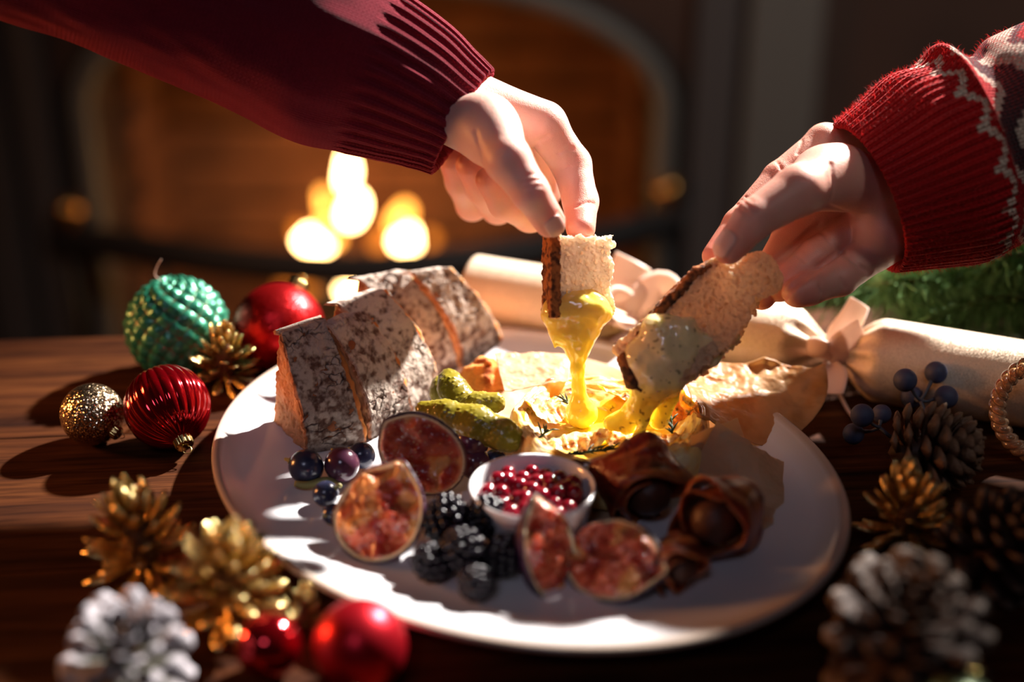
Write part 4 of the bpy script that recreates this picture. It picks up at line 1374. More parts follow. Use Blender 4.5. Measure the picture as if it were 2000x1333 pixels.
# ------------------------------------------------------------------ the two reaching hands
def skin_mat(name, color, color2):
    m, N, L, b = nt(name)
    tc = N.new('ShaderNodeTexCoord')
    n = N.new('ShaderNodeTexNoise'); n.inputs['Scale'].default_value = 55; n.inputs['Detail'].default_value = 4
    L.new(tc.outputs['Object'], n.inputs['Vector'])
    a = N.new('ShaderNodeAttribute'); a.attribute_name = 'Col'
    mx = N.new('ShaderNodeMix'); mx.data_type = 'RGBA'; mx.blend_type = 'MULTIPLY'; mx.inputs[7].default_value = (0.90, 0.74, 0.70, 1)
    L.new(a.outputs['Color'], mx.inputs[6]); L.new(n.outputs[0], mx.inputs[0]); L.new(mx.outputs[2], b.inputs['Base Color'])
    b.inputs['Roughness'].default_value = 0.42
    b.inputs['Subsurface Weight'].default_value = 0.35; b.inputs['Subsurface Radius'].default_value = (0.010, 0.0035, 0.0018); b.inputs['Subsurface Scale'].default_value = 1.0
    v = N.new('ShaderNodeTexVoronoi'); v.inputs['Scale'].default_value = 900; v.feature = 'DISTANCE_TO_EDGE'
    n2 = N.new('ShaderNodeTexNoise'); n2.inputs['Scale'].default_value = 420; n2.inputs['Detail'].default_value = 5
    L.new(tc.outputs['Object'], v.inputs['Vector']); L.new(tc.outputs['Object'], n2.inputs['Vector'])
    ad = N.new('ShaderNodeMath'); L.new(v.outputs[0], ad.inputs[0]); L.new(n2.outputs[0], ad.inputs[1])
    bp = N.new('ShaderNodeBump'); bp.inputs['Strength'].default_value = 0.35; bp.inputs['Distance'].default_value = 0.0004
    L.new(ad.outputs[0], bp.inputs['Height']); L.new(bp.outputs[0], b.inputs['Normal'])
    return m


MAT['skin'] = skin_mat('skin', None, None)
MAT['nail'] = material('fingernail', (0.78, 0.43, 0.35), 0.32, coat=0.1, sss=0.2, srad=(0.003, 0.001, 0.0005))


def hand(owner, palm, fingers, creases, tone, warm, nails, kp=0.012, kf=0.006, kt=0.014, h=0.0009):
    PL = [PP(x) for x in palm]; FG = {k: PP(x) for k, x in fingers.items()}

    def f(p):
        d = None
        for pts, rad in PL:
            e = chain(p, pts, rad, 0.004); d = e if d is None else smin(d, e, kp)
        out = d
        for k, (pts, rad) in FG.items():
            e = chain(p, pts, rad, 0.003)
            out = smin(out, smin(d, e, kt if k == 'thumb' else kf), 0.0012)
        for pts, dep, wid in CRS:
            e = np.full(len(p), 9.0)
            for q_ in range(len(pts) - 1):
                a_, b_ = pts[q_], pts[q_ + 1]; ba = b_ - a_
                t_ = np.clip(((p - a_) @ ba) / (ba @ ba + 1e-12), 0, 1)
                e = np.minimum(e, np.linalg.norm(p - a_ - t_[:, None] * ba, axis=1))
            out = out + dep * np.exp(-(e / wid) ** 2)
        for cn, Rn, lw, r0 in NB_:
            out = out + 0.00055 * np.exp(-(sd_box((p - cn) @ Rn, np.zeros(3), (lw[0] + 0.0004, lw[1] + 0.0004, r0), r0 * 0.5) / 0.0006) ** 2)
        return out
    CRS = []; NB_ = []
    CR_ = []
    dd = np.linspace(0.69, 0.88, 240)
    for *px_, dep, wid in creases:
        q2 = resample(np.array(px_, float), 4 * len(px_))
        hit = []
        for x, y in q2:
            ray = np.array([P(x, y, t_) for t_ in dd])
            v = f(ray); k_ = np.argmax(v < 0)
            if v[k_] < 0: hit.append(ray[k_])
        if len(hit) > 1: CR_.append((hit, dep, wid))
    CRS = CR_
    NB_ = []
    for k, off, size, ax in nails:
        pts, rad = FG[k]
        dirv = pts[-1] - pts[-2]; dirv /= np.linalg.norm(dirv)
        n = np.asarray(off, float); n = n - (n @ dirv) * dirv; n /= np.linalg.norm(n)
        NB_.append((pts[-1] + n * rad[-1] * 0.80 - dirv * rad[-1] * ax, np.stack([dirv, np.cross(n, dirv), n], 1), np.array(size) * rad[-1], rad[-1] * 0.6))
    lo, hi = bbox(PL + list(FG.values()), 0.004)
    V, Fc = nets(f, lo, hi, h)
    # fingertips and knuckles are redder than the rest
    red = np.zeros(len(V))
    for k, (pts, rad) in FG.items():
        red = np.maximum(red, 0.9 * sstep(0.024, 0.008, np.linalg.norm(V - pts[-1], axis=1)))
        for q in pts[1:-1]: red = np.maximum(red, 0.5 * sstep(0.016, 0.007, np.linalg.norm(V - q, axis=1)))
    c = mix(tone, warm, np.clip(red + 0.25 * fbm(V * 60, 3, 3), 0, 1))
    hd = obj('hand', mesh('hand', local(V, owner), Fc, MAT['skin'], c), owner)
    for k, off, size, ax in nails:
        pts, rad = FG[k]
        tip = pts[-1]; dirv = pts[-1] - pts[-2]; dirv /= np.linalg.norm(dirv)
        n = np.asarray(off, float); n = n - (n @ dirv) * dirv; n /= np.linalg.norm(n)
        cn = tip + n * rad[-1] * 0.80 - dirv * rad[-1] * ax
        Rn = np.stack([dirv, np.cross(n, dirv), n], 1)
        lw = np.array(size) * rad[-1]
        g = lambda p: smin_max(chain(p, pts, rad, 0.003) - 0.00035, sd_box((p - cn) @ Rn, np.zeros(3), (lw[0], lw[1], rad[-1] * 0.6), rad[-1] * 0.5))
        Vn, Fn = nets(g, cn - 0.013, cn + 0.013, 0.00045)
        o = obj('fingernail', mesh('fingernail', local(Vn, owner), Fn, MAT['nail']), hd)
    return hd, f


def smin_max(a, b):
    return np.maximum(a, b)


H1 = D1 - 0.772
p1 = thing('person', 'person reaching in from the left in a crimson ribbed sweater, dipping upright bread', 'person', tuple(P(905, 200, 0.79)))
hand(p1,
     [[(760, 120, 0.79, 60), (895, 196, 0.79, 60), (1060, 243, 0.788, 44)], [(890, 195, 0.80, 55), (1040, 242, 0.812, 42)], [(880, 205, 0.81, 52), (1010, 255, 0.838, 36)],
      [(875, 222, 0.815, 50), (985, 265, 0.852, 33)], [(890, 235, 0.775, 50), (955, 262, 0.757, 54)]],
     {'thumb': [(945, 238, 0.755, 54), (992, 312, 0.738, 45), (1036, 376, 0.737, 36.5), (1074, 434, 0.748, 31)],
      'index': [(1064, 247, 0.788, 41), (1116, 322, 0.80, 38), (1134, 394, 0.792, 34), (1134, 446, 0.779, 29)],
      'middle': [(1040, 252, 0.815, 40), (1062, 370, 0.838, 35), (1035, 420, 0.828, 33), (985, 398, 0.812, 30), (955, 352, 0.80, 27)],
      'ring': [(1010, 260, 0.84, 36), (972, 404, 0.852, 33), (944, 370, 0.836, 31), (920, 326, 0.822, 29)],
      'little': [(985, 268, 0.858, 33), (922, 400, 0.858, 31), (900, 355, 0.842, 30), (885, 315, 0.83, 28)]},
     [[(1010, 350), (1030, 343), (1050, 341), 0.0005, 0.0007], [(1014, 361), (1034, 354), (1054, 352), 0.0007, 0.0007], [(1018, 372), (1038, 365), (1058, 364), 0.0006, 0.0007], [(1024, 384), (1044, 377), (1062, 378), 0.0004, 0.0007],
      [(1090, 300), (1104, 294), (1120, 290), 0.0009, 0.0010], [(1126, 404), (1145, 397), (1160, 398), 0.0009, 0.0010], [(1100, 330), (1114, 326), 0.0006, 0.0009],
      [(929, 258), (938, 290), (944, 320), (960, 346), 0.0011, 0.0013], [(1040, 292), (1052, 276), (1070, 266), 0.0009, 0.0012], [(975, 300), (985, 292), 0.0004, 0.0009]],
     (0.84, 0.56, 0.47), (0.82, 0.36, 0.28), [('thumb', -VIEW + RGT * 0.12, (0.78, 0.62), -0.05)])

p2 = thing('person', 'person reaching in from the right in a fuzzy red patterned sweater, holding slanted bread', 'person', tuple(P(1700, 400, 0.79)))
hd2, f2_ = hand(p2,
     [[(1612, 282, 0.806, 39), (1780, 318, 0.812, 46)], [(1640, 352, 0.812, 42), (1790, 350, 0.815, 46)], [(1662, 430, 0.808, 40), (1800, 385, 0.812, 46)], [(1698, 492, 0.797, 38), (1810, 420, 0.808, 46)],
      [(1605, 345, 0.768, 52), (1740, 372, 0.79, 58), (1880, 320, 0.80, 64)], [(1720, 460, 0.788, 52), (1800, 400, 0.80, 55)]],
     {'thumb': [(1638, 342, 0.770, 54), (1560, 372, 0.746, 50), (1472, 428, 0.737, 39), (1424, 486, 0.7385, 31.5)],
      'index': [(1612, 280, 0.806, 37), (1522, 350, 0.797, 33), (1442, 438, 0.783, 29), (1395, 500, 0.772, 24)],
      'middle': [(1630, 392, 0.804, 42), (1548, 462, 0.798, 38), (1500, 535, 0.786, 31), (1488, 578, 0.780, 28)],
      'ring': [(1655, 455, 0.800, 38), (1588, 504, 0.786, 34), (1540, 545, 0.780, 31), (1522, 562, 0.776, 28)],
      'little': [(1700, 495, 0.792, 40), (1640, 543, 0.778, 35), (1580, 564, 0.769, 32), (1558, 572, 0.766, 30)]},
     [[(1562, 258), (1566, 278), (1558, 300), 0.0008, 0.0010], [(1517, 316), (1528, 332), 0.0007, 0.0009], [(1440, 398), (1452, 412), (1468, 424), 0.0008, 0.0009], [(1448, 390), (1462, 402), (1478, 412), 0.0006, 0.0008],
      [(1456, 384), (1470, 394), 0.0005, 0.0008], [(1622, 320), (1627, 370), (1618, 402), 0.0011, 0.0011], [(1618, 402), (1655, 414), (1692, 420), 0.0010, 0.0011],
      [(1600, 438), (1560, 474), (1514, 512), 0.0022, 0.0018], [(1640, 490), (1602, 520), (1562, 548), (1530, 582), 0.0024, 0.0018], [(1596, 444), (1637, 487), (1665, 510), (1700, 534), 0.0016, 0.0014],
      [(1602, 556), (1607, 574), (1600, 592), 0.0010, 0.0011], [(1642, 545), (1651, 562), 0.0008, 0.0010], [(1560, 500), (1572, 512), 0.0008, 0.0010]],
     (0.76, 0.42, 0.33), (0.78, 0.33, 0.25), [('thumb', -VIEW * 0.8 - RGT * 0.75 + UPV * 0.15, (0.85, 0.66), 0.0)], kp=0.010, kf=0.0035)
# ring on the ring finger
rc = P(1620, 483, 0.797); rd = P(1592, 512, 0.792) - P(1655, 455, 0.804); rd /= np.linalg.norm(rd)
Rr = facing(rd, -VIEW)
t = np.linspace(0, 2 * PI, 49)[:-1]
V, Fc = tube(rc + 0.0103 * (np.cos(t)[:, None] * Rr[:, 0] + np.sin(t)[:, None] * Rr[:, 1]), 0.0009, 8, closed=True)
MAT['ring'] = material('white_gold', (0.85, 0.70, 0.60), 0.12, metal=1.0)
obj('finger_ring', mesh('finger_ring', local(V, p2), Fc, MAT['ring']), hd2, label='thin polished metal ring')


def sleeve(owner, path, nth, nrow, rib, mat, fold, colf=None, cuff_len=0.05, squash=1.0):
    S = np.array([[*P(x, y, d), r * d / F] for x, y, d, r in path])
    q = resample(S, nrow)
    C, R = q[:, :3], q[:, 3]
    T, N, B = frames(C, up=UPV)
    s = np.concatenate([[0], np.cumsum(np.linalg.norm(np.diff(C, axis=0), axis=1))])
    th = np.linspace(0, 2 * PI, nth, endpoint=False)
    TH, SS = np.meshgrid(th, s)
    dr = rib(TH, SS) + fold(TH, SS)
    RR = R[:, None] + dr
    V = C[:, None] + RR[..., None] * (np.cos(TH)[..., None] * N[:, None] + squash * np.sin(TH)[..., None] * B[:, None])
    # rolled lip and inner lining
    k = 10
    inner = []
    for j, (ds, off) in enumerate([(0.030, 0.0045), (0.012, 0.0042), (0.004, 0.0038), (0.0005, 0.0030), (-0.0008, 0.0014)]):
        rr = R[0] + dr[0] - off
        c0 = C[0] + T[0] * ds
        inner.append(c0 + rr[:, None] * (np.cos(th)[:, None] * N[0] + squash * np.sin(th)[:, None] * B[0]))
    V = np.concatenate([np.array(inner), V]); s2 = np.concatenate([[-0.004, -0.003, -0.002, -0.001, -0.0005], s])
    uv = np.stack(np.broadcast_arrays(th[None] / (2 * PI), s2[:, None]), -1).reshape(-1, 2)
    n = len(V)
    col = colf(uv) if colf else None
    me = mesh('sleeve', local(V.reshape(-1, 3), owner), grid_faces(n, nth, cv=True), mat, col, uv)
    # seam of the u coordinate
    l = me.uv_layers[0]; a = np.empty(len(me.loops) * 2, np.float32); l.data.foreach_get('uv', a); a = a.reshape(-1, 4, 2)
    w = (a[:, :, 0].max(1) - a[:, :, 0].min(1)) > 0.5
    a[w] = np.where((a[w] < 0.3) & (np.arange(2) == 0), a[w] + [1, 0], a[w])
    l.data.foreach_set('uv', a.ravel())
    return obj('sleeve', me, owner), V.reshape(-1, 3)


MAT['knit_crimson'] = knit('crimson_knit', (0.27, 0.010, 0.028), 110, 420, color2=(0.12, 0.003, 0.012))
rib1 = lambda t, s: 0.0011 * np.tanh(2.2 * np.cos(34 * t)) * (1 - sstep(0.050, 0.066, s)) - 0.0020 * (1 - sstep(0.0, 0.060, s)) + 0.0045 * np.exp(-((s - 0.082) / 0.03) ** 2)


def fold1(t, s):
    p = np.stack([np.cos(t) * 1.3, np.sin(t) * 1.3, s * 11], -1).reshape(-1, 3)
    return (0.0075 * fbm(p, 3, 91).reshape(t.shape)) * sstep(0.045, 0.10, s) + 0.0012 * fbm(p * 2.5, 2, 92).reshape(t.shape) * sstep(0.01, 0.03, s)


sleeve(p1, [(903, 238, 0.79, 124), (862, 213, 0.79, 135), (800, 178, 0.788, 150), (715, 138, 0.785, 158), (600, 96, 0.78, 160), (480, 55, 0.775, 158), (300, -15, 0.765, 155), (100, -95, 0.75, 152), (-150, -190, 0.74, 150)],
       680, 330, rib1, MAT['knit_crimson'], fold1)

MAT['knit_pattern'] = knit('patterned_knit', (0.6, 0.01, 0.01), 90, 400, attr=True, depth=0.0014)
RED = np.array([0.50, 0.005, 0.008]); WHT = np.array([0.75, 0.62, 0.50]); BLK = np.array([0.035, 0.035, 0.040])


def fair_isle(uv):
    ncol = 96
    cl = np.floor(uv[:, 0] * ncol); rw = np.floor((uv[:, 1] - 0.046) / 0.0026)
    c = np.tile(RED, (len(uv), 1))
    tri = np.abs((cl % 6) - 3)
    small = (rw >= 0) & (rw <= 4) & (np.abs(tri - (rw - 0.5)) <= 0.6)
    c[small] = WHT
    p = np.abs((cl % 16) - 8)
    z = rw - 7 - p * 0.8
    c[(z >= -1) & (z <= 0.5)] = WHT
    c[(z > 0.5) & (z <= 5)] = BLK
    c[(z > 5) & (z <= 11)] = WHT
    c[(z > 11) & (z <= 13)] = BLK
    c[(z > 13)] = RED
    return c


rib2 = lambda t, s: 0.0006 * np.cos(64 * t) * (1 - sstep(0.055, 0.065, s)) + 0.006 * np.exp(-((s - 0.045) / 0.03) ** 2) - 0.001


def fold2(t, s):
    p = np.stack([np.cos(t) * 1.2, np.sin(t) * 1.2, s * 14], -1).reshape(-1, 3)
    f = 0.0045 * fbm(p, 3, 71).reshape(t.shape) * sstep(0.03, 0.07, s)
    # pinched fold above the cuff
    ang = np.exp(-((np.angle(np.exp(1j * (t - 0.25)))) / 0.9) ** 2)
    return f + ang * (0.006 * np.exp(-((s - 0.066) / 0.007) ** 2) - 0.007 * np.exp(-((s - 0.082) / 0.008) ** 2) - 0.003 * np.exp(-((s - 0.05) / 0.008) ** 2))


o, SV = sleeve(p2, [(1690, 388, 0.80, 158), (1722, 374, 0.80, 166), (1772, 352, 0.80, 176), (1830, 326, 0.80, 188), (1900, 298, 0.80, 198), (2000, 262, 0.795, 204), (2150, 205, 0.79, 210), (2350, 130, 0.78, 215)],
               640, 260, rib2, MAT['knit_pattern'], fold2, colf=fair_isle, squash=1.25)
MAT['fuzz'] = material('wool_fuzz', (0.62, 0.02, 0.02), 0.9, sheen=0.5, translucent=0.4)
rg = np.random.default_rng(4)
nrm_c = np.array([P(1690, 388, 0.80), P(2350, 130, 0.78)])
ax_ = nrm_c[1] - nrm_c[0]; ax_ /= np.linalg.norm(ax_)
sel = SV[640 * 4:640 * 200][rg.integers(0, 640 * 196, 9000)]
rad_ = sel - (nrm_c[0] + ((sel - nrm_c[0]) @ ax_)[:, None] * ax_); rad_ /= np.linalg.norm(rad_, axis=1)[:, None]
dirn = rad_ + 0.9 * rg.normal(size=rad_.shape) * 0.6; dirn /= np.linalg.norm(dirn, axis=1)[:, None]
ln = rg.uniform(0.0012, 0.0045, len(sel))[:, None]
sd_ = np.cross(dirn, rg.normal(size=dirn.shape)); sd_ /= np.linalg.norm(sd_, axis=1)[:, None]
b0 = sel - rad_ * 0.0004
mid = b0 + dirn * ln * 0.6 + rad_ * 0.0003; end = b0 + dirn * ln + sd_ * ln * 0.25
w = 0.00007
V = np.stack([b0 - sd_ * w, b0 + sd_ * w, mid + sd_ * w * 0.7, mid - sd_ * w * 0.7, end], 1).reshape(-1, 3)
k = np.arange(len(sel)) * 5
Fz = np.concatenate([np.stack([k, k + 1, k + 2, k + 3], 1), np.stack([k + 3, k + 2, k + 4, k + 4], 1)[:, [0, 1, 2, 2]]])
me = bpy.data.meshes.new('wool_fuzz'); me.from_pydata([tuple(v) for v in local(V, p2)], [], [tuple(f) for f in Fz[:len(k)]] + [tuple(f[:3]) for f in Fz[len(k):]]); me.materials.append(MAT['fuzz'])
obj('wool_fuzz', me, o, kind='stuff')

# ------------------------------------------------------------------ christmas cracker
MAT['cracker'] = glitter('cream_gold_paper', (0.80, 0.66, 0.50), (0.62, 0.47, 0.32), scale=2200, rough=0.5, metal=0.25, amount=0.35)
MAT['ribbon'] = material('satin_ribbon', (0.86, 0.66, 0.54), 0.38, translucent=0.35, sheen=0.3)
MAT['gold_film'] = material('gold_film', (0.75, 0.60, 0.35), 0.25, metal=0.8)
ZC = 0.0262
k0, k1 = G(925, 572, ZC), G(2105, 768, ZC)
k1[2] = k0[2] = ZC
axk = k1 - k0; LK = np.linalg.norm(axk); axk /= LK
Rk = np.stack([axk, np.cross([0, 0, 1.0], axk), [0, 0, 1.0]], 1)
ck = thing('christmas_cracker', 'long cream-gold christmas cracker tied with two ribbon bows behind the platter', 'cracker', tuple(k0), M=Matrix.Translation(Vector(k0)) @ Matrix([list(map(float, r)) for r in Rk]).to_4x4())


def s_at(px):
    best = min(np.linspace(0, LK, 400), key=lambda s: abs(1000 + F * (k0 + axk * s)[0] / depth_of(k0 + axk * s) - px))
    return best


sA, sB = s_at(1240), s_at(1628)
RK = 0.0255


def cyl(name, s0, s1, neck0, neck1, seed, mat='cracker'):
    n = 120; m = 70
    s = np.linspace(0, 1, m); S_ = s0 + (s1 - s0) * s
    r = np.full(m, RK)
    fl = np.zeros(m)
    for nk, c in ((neck0, S_ - s0), (neck1, s1 - S_)):
        if nk:
            k_ = sstep(0.0, 0.030, c); r = np.minimum(r, 0.0065 + (RK - 0.0065) * k_); fl = np.maximum(fl, 1 - sstep(0.004, 0.034, c))
    th = np.linspace(0, 2 * PI, n, endpoint=False)
    q = r[:, None] * (1 + fl[:, None] * 0.13 * np.cos(11 * th + seed + 3 * s[:, None]))
    V = np.stack([np.repeat(S_, n), (q * np.cos(th)).ravel(), (q * np.sin(th)).ravel()], 1)
    V2 = V.copy(); V2[:, 1:] *= (1 - 0.0009 / np.repeat(r, n))[:, None]
    f = grid_faces(m, n, cv=True)
    rim = []
    for base in (0, (m - 1) * n):
        i = np.arange(n); j = (i + 1) % n
        rim.append(np.stack([base + i, base + j, base + j + m * n, base + i + m * n], 1))
    return obj(name, mesh(name, np.vstack([V, V2]), np.vstack([f, f[:, ::-1] + m * n] + rim), MAT[mat]), ck)


cyl('end_tube', 0.0, sA, False, True, 1)
cyl('barrel', sA, sB, True, True, 2)
cyl('end_tube', sB, LK, True, False, 3)


def bow(s0, loops, seed):
    for (pts, w, tw) in loops:
        c = resample(np.array([Rk.T @ (np.asarray(p) - k0) for p in pts]), 26)
        T, N, B = frames(c, up=(1.0, 0.25, 0.1))
        t = np.linspace(0, 1, 26)
        a = tw * t
        side = N * np.cos(a)[:, None] + B * np.sin(a)[:, None]
        ww = w * (0.45 + 0.55 * sstep(0, 0.4, t))
        k = 7; g = np.linspace(-1, 1, k)
        V = (c[:, None] + side[:, None] * (ww[:, None, None] * g[None, :, None]) + np.cross(T, side)[:, None] * (0.002 * (g ** 2)[None, :, None])).reshape(-1, 3)
        o = obj('ribbon_loop', mesh('ribbon_loop', V, grid_faces(26, k), MAT['ribbon']), ck)
        md = o.modifiers.new('t', 'SOLIDIFY'); md.thickness = 0.0004
    V, Fc = lathe([(0.0065, -0.006), (0.0088, -0.003), (0.0088, 0.003), (0.0065, 0.006)], 24)
    V = V[:, [2, 0, 1]] + [s0, 0, 0]
    obj('ribbon_band', mesh('ribbon_band', V, Fc, MAT['ribbon']), ck)


def K(px, py, dd): return P(px, py, dd)


da = depth_of(k0 + axk * sA) - 0.012; db = depth_of(k0 + axk * sB) - 0.012
bow(sA, [([K(1240, 612, da), K(1232, 580, da), K(1218, 548, da + .004), K(1238, 508, da + .006)], 0.0125, 0.3),
         ([K(1240, 615, da), K(1262, 585, da), K(1290, 568, da), K(1300, 590, da - .004), K(1270, 620, da - .006)], 0.013, 0.3),
         ([K(1240, 620, da), K(1215, 640, da - .006), K(1190, 632, da - .01)], 0.009, 0.4),
         ([K(1240, 620, da), K(1225, 590, da), K(1195, 585, da - .006), K(1200, 615, da - .008), K(1238, 622, da - .004)], 0.008, 0.2)], 1)
bow(sB, [([K(1622, 705, db), K(1640, 660, db), K(1665, 625, db), K(1683, 592, db)], 0.0085, 0.7),
         ([K(1622, 710, db), K(1645, 690, db - .004), K(1670, 668, db - .006), K(1690, 655, db - .006)], 0.012, 0.35),
         ([K(1622, 708, db), K(1626, 740, db - .008), K(1620, 770, db - .012)], 0.009, 0.3),
         ([K(1620, 705, db), K(1598, 690, db - .008), K(1600, 660, db - .006), K(1615, 690, db)], 0.007, 0.3)], 2)
V, Fc = tube([G(1640, 770, 0.004), G(1655, 800, 0.003), G(1672, 822, 0.003)], 0.0011, 6, 14)
tag(obj('ribbon_string', mesh('ribbon_string', V, Fc, MAT['ribbon'])), 'thin pale string trailing from the cracker towards the blue berries', 'string')

# ------------------------------------------------------------------ pine cones
def scale_mesh(name, width, tipw, mat, thick=0.07, curl=0.22):
    n = 7
    t = np.linspace(0, 1, n)
    w = np.interp(t, [0, 0.35, 0.7, 0.88, 1.0], [0.13, width * 0.55, width, tipw, tipw * 0.45]) / 2
    th = np.interp(t, [0, 0.6, 0.85, 1.0], [0.04, thick, thick * 1.9, thick * 0.7])
    up = curl * t ** 2
    V = []
    for i in range(n):
        V += [(t[i], -w[i], up[i] + 0.04 * width), (t[i], 0, up[i] + th[i] / 2), (t[i], w[i], up[i] + 0.04 * width), (t[i], 0, up[i] - th[i] / 2 - 0.01)]
    Fc = grid_faces(n, 4, cv=True).tolist() + [(0, 1, 2, 3), tuple(4 * (n - 1) + k for k in (3, 2, 1, 0))]
    return mesh(name, np.array(V), Fc, mat)


def two_tone(name, c_tip, c_base, rough, metal=0.0, x0=0.55, x1=0.85, bump=0.3, spec=0.5):
    m, N, L, b = nt(name)
    tc = N.new('ShaderNodeTexCoord'); sx = N.new('ShaderNodeSeparateXYZ'); L.new(tc.outputs['Object'], sx.inputs[0])
    n = N.new('ShaderNodeTexNoise'); n.inputs['Scale'].default_value = 5; n.inputs['Detail'].default_value = 4
    L.new(tc.outputs['Object'], n.inputs['Vector'])
    ad = N.new('ShaderNodeMath'); ad.operation = 'MULTIPLY_ADD'; ad.inputs[1].default_value = 0.5
    L.new(n.outputs[0], ad.inputs[0]); L.new(sx.outputs[0], ad.inputs[2])
    r = N.new('ShaderNodeMapRange'); r.inputs[1].default_value = x0 + 0.25; r.inputs[2].default_value = x1 + 0.25; L.new(ad.outputs[0], r.inputs[0])
    mx = N.new('ShaderNodeMix'); mx.data_type = 'RGBA'; mx.inputs[6].default_value = (*c_base, 1); mx.inputs[7].default_value = (*c_tip, 1)
    L.new(r.outputs[0], mx.inputs[0]); L.new(mx.outputs[2], b.inputs['Base Color'])
    b.inputs['Roughness'].default_value = rough; b.inputs['Metallic'].default_value = metal; b.inputs['Specular IOR Level'].default_value = spec
    bp = N.new('ShaderNodeBump'); bp.inputs['Strength'].default_value = bump; bp.inputs['Distance'].default_value = 0.02; L.new(n.outputs[0], bp.inputs['Height']); L.new(bp.outputs[0], b.inputs['Normal'])
    return m


MAT['cone_gold'] = two_tone('gilded_cone', (0.86, 0.64, 0.26), (0.50, 0.30, 0.08), 0.26, 0.9)
MAT['cone_white'] = two_tone('frosted_cone', (0.38, 0.35, 0.38), (0.05, 0.045, 0.03), 0.7)
MAT['cone_brown'] = two_tone('brown_cone', (0.27, 0.14, 0.075), (0.10, 0.042, 0.02), 0.55, x0=0.6, x1=1.0)
MAT['cone_dust'] = two_tone('dusted_cone', (0.20, 0.135, 0.095), (0.05, 0.022, 0.012), 0.65, x0=0.8, x1=1.05)
SM = {'gold': scale_mesh('scale', 0.34, 0.27, MAT['cone_gold'], 0.045, 0.34), 'white': scale_mesh('scale', 0.48, 0.46, MAT['cone_white'], 0.08, 0.14),
      'brown': scale_mesh('scale', 0.66, 0.62, MAT['cone_brown'], 0.13, 0.22), 'dust': scale_mesh('scale', 0.48, 0.45, MAT['cone_dust'], 0.09, 0.16)}


def pine_cone(label, px, py, rpx, axis, kind, n=70, open_=0.5, elong=1.15, z0=0.0, group='pine cones around the platter', c=None):
    if c is None: c, R = rest(px, py, rpx, z0)
    else: R = rpx * depth_of(c) / F
    t = thing('pine_cone', label, 'pine cone', tuple(c), group)
    t.rotation_euler = Vector(axis).to_track_quat('Z', 'Y').to_euler()
    rg = np.random.default_rng(int(px * 7 + py))
    H = R * elong
    V, Fc = lathe([(0, -H * 0.8), (R * 0.22, -H * 0.7), (R * 0.30, -H * 0.3), (R * 0.2, H * 0.3), (R * 0.06, H * 0.75), (0, H * 0.8)], 12)
    obj('core', mesh('core', V, Fc, MAT['cone_brown']), t)
    for i in range(n):
        f = (i + 0.5) / n
        h = -0.80 + 1.55 * f
        a = i * 2.39996 + rg.uniform(-0.08, 0.08)
        env = math.sin(PI * min(1.0, 0.16 + 0.80 * f) ** 0.85) ** 0.7 if kind != 'gold' else (0.95 - 0.30 * f)
        el = math.radians(-25 + 95 * f ** (1.2 if kind == 'gold' else 1.0)) * (0.6 + open_ * 0.8) + rg.uniform(-0.1, 0.1)
        ln = R * (0.80 * env + 0.12) * rg.uniform(0.9, 1.08)
        if kind == 'gold': ln = R * (1.0 - 0.22 * f) * rg.uniform(0.85, 1.12)
        o = obj('scale', SM[kind], t)
        r0 = R * 0.14 * (1 - 0.6 * f)
        M = Matrix.Rotation(a, 4, 'Z') @ Matrix.Translation((r0, 0, H * h * 0.72)) @ Matrix.Rotation(-el, 4, 'Y')
        o.matrix_local = M @ Matrix.Scale(ln, 4)
    return t


pine_cone('gold pine cone between the green bauble and the platter rim', 438, 702, 66, (0.15, -0.35, 0.9), 'gold', 46, 0.4)
pine_cone('gold pine cone with tall upright scales, left of the other front gold cone', 272, 1050, 106, (-0.1, -0.15, 0.95), 'gold', 58, 0.6)
pine_cone('gold pine cone touching the front left rim of the platter', 445, 1135, 112, (0.15, -0.3, 0.9), 'gold', 66, 0.5)
pine_cone('white-frosted pine cone in the bottom left corner', 248, 1285, 132, (0.1, -0.4, 0.9), 'white', 60, 0.35)
pine_cone('small gilded pine cone half hidden behind the matte red bauble', 590, 1192, 42, (0.2, 0.2, 0.9), 'gold', 34, 0.5)
pine_cone('brown pine cone lying behind the gold one at right, blue berries over it', 1828, 880, 92, (0.85, -0.25, 0.2), 'brown', 78, 0.32, elong=1.25)
pine_cone('bright gold pine cone at the right rim of the platter', 1775, 1005, 88, (-0.1, -0.1, 1.0), 'gold', 62, 0.55)
pine_cone('big dusted brown pine cone in the bottom right foreground', 1770, 1240, 165, (-0.1, -0.35, 0.9), 'dust', 74, 0.32)
pine_cone('dusted pine cone cut by the right edge, behind the biggest cone', 1960, 1060, 118, (0.3, -0.3, 0.9), 'dust', 64, 0.32)

# ------------------------------------------------------------------ baubles
MAT['b_red_shiny'] = material('red_mirror_glass', (0.55, 0.004, 0.012), 0.10, metal=0.9, coat=0.6)
MAT['b_red_matte'] = material('red_satin_glass', (0.60, 0.010, 0.022), 0.34, metal=0.75)
MAT['b_red_glit'] = glitter('red_glitter', (0.70, 0.015, 0.015), (0.45, 0.006, 0.010), scale=1500, rough=0.30, metal=0.85, amount=0.30)
MAT['b_gold_glit'] = glitter('gold_glitter', (0.80, 0.62, 0.40), (0.50, 0.34, 0.20), scale=1500, rough=0.22, metal=1.0, amount=0.95)
MAT['b_green'] = material('green_satin', (0.02, 0.16, 0.085), 0.36, metal=0.35, attr=True, coat=0.2)


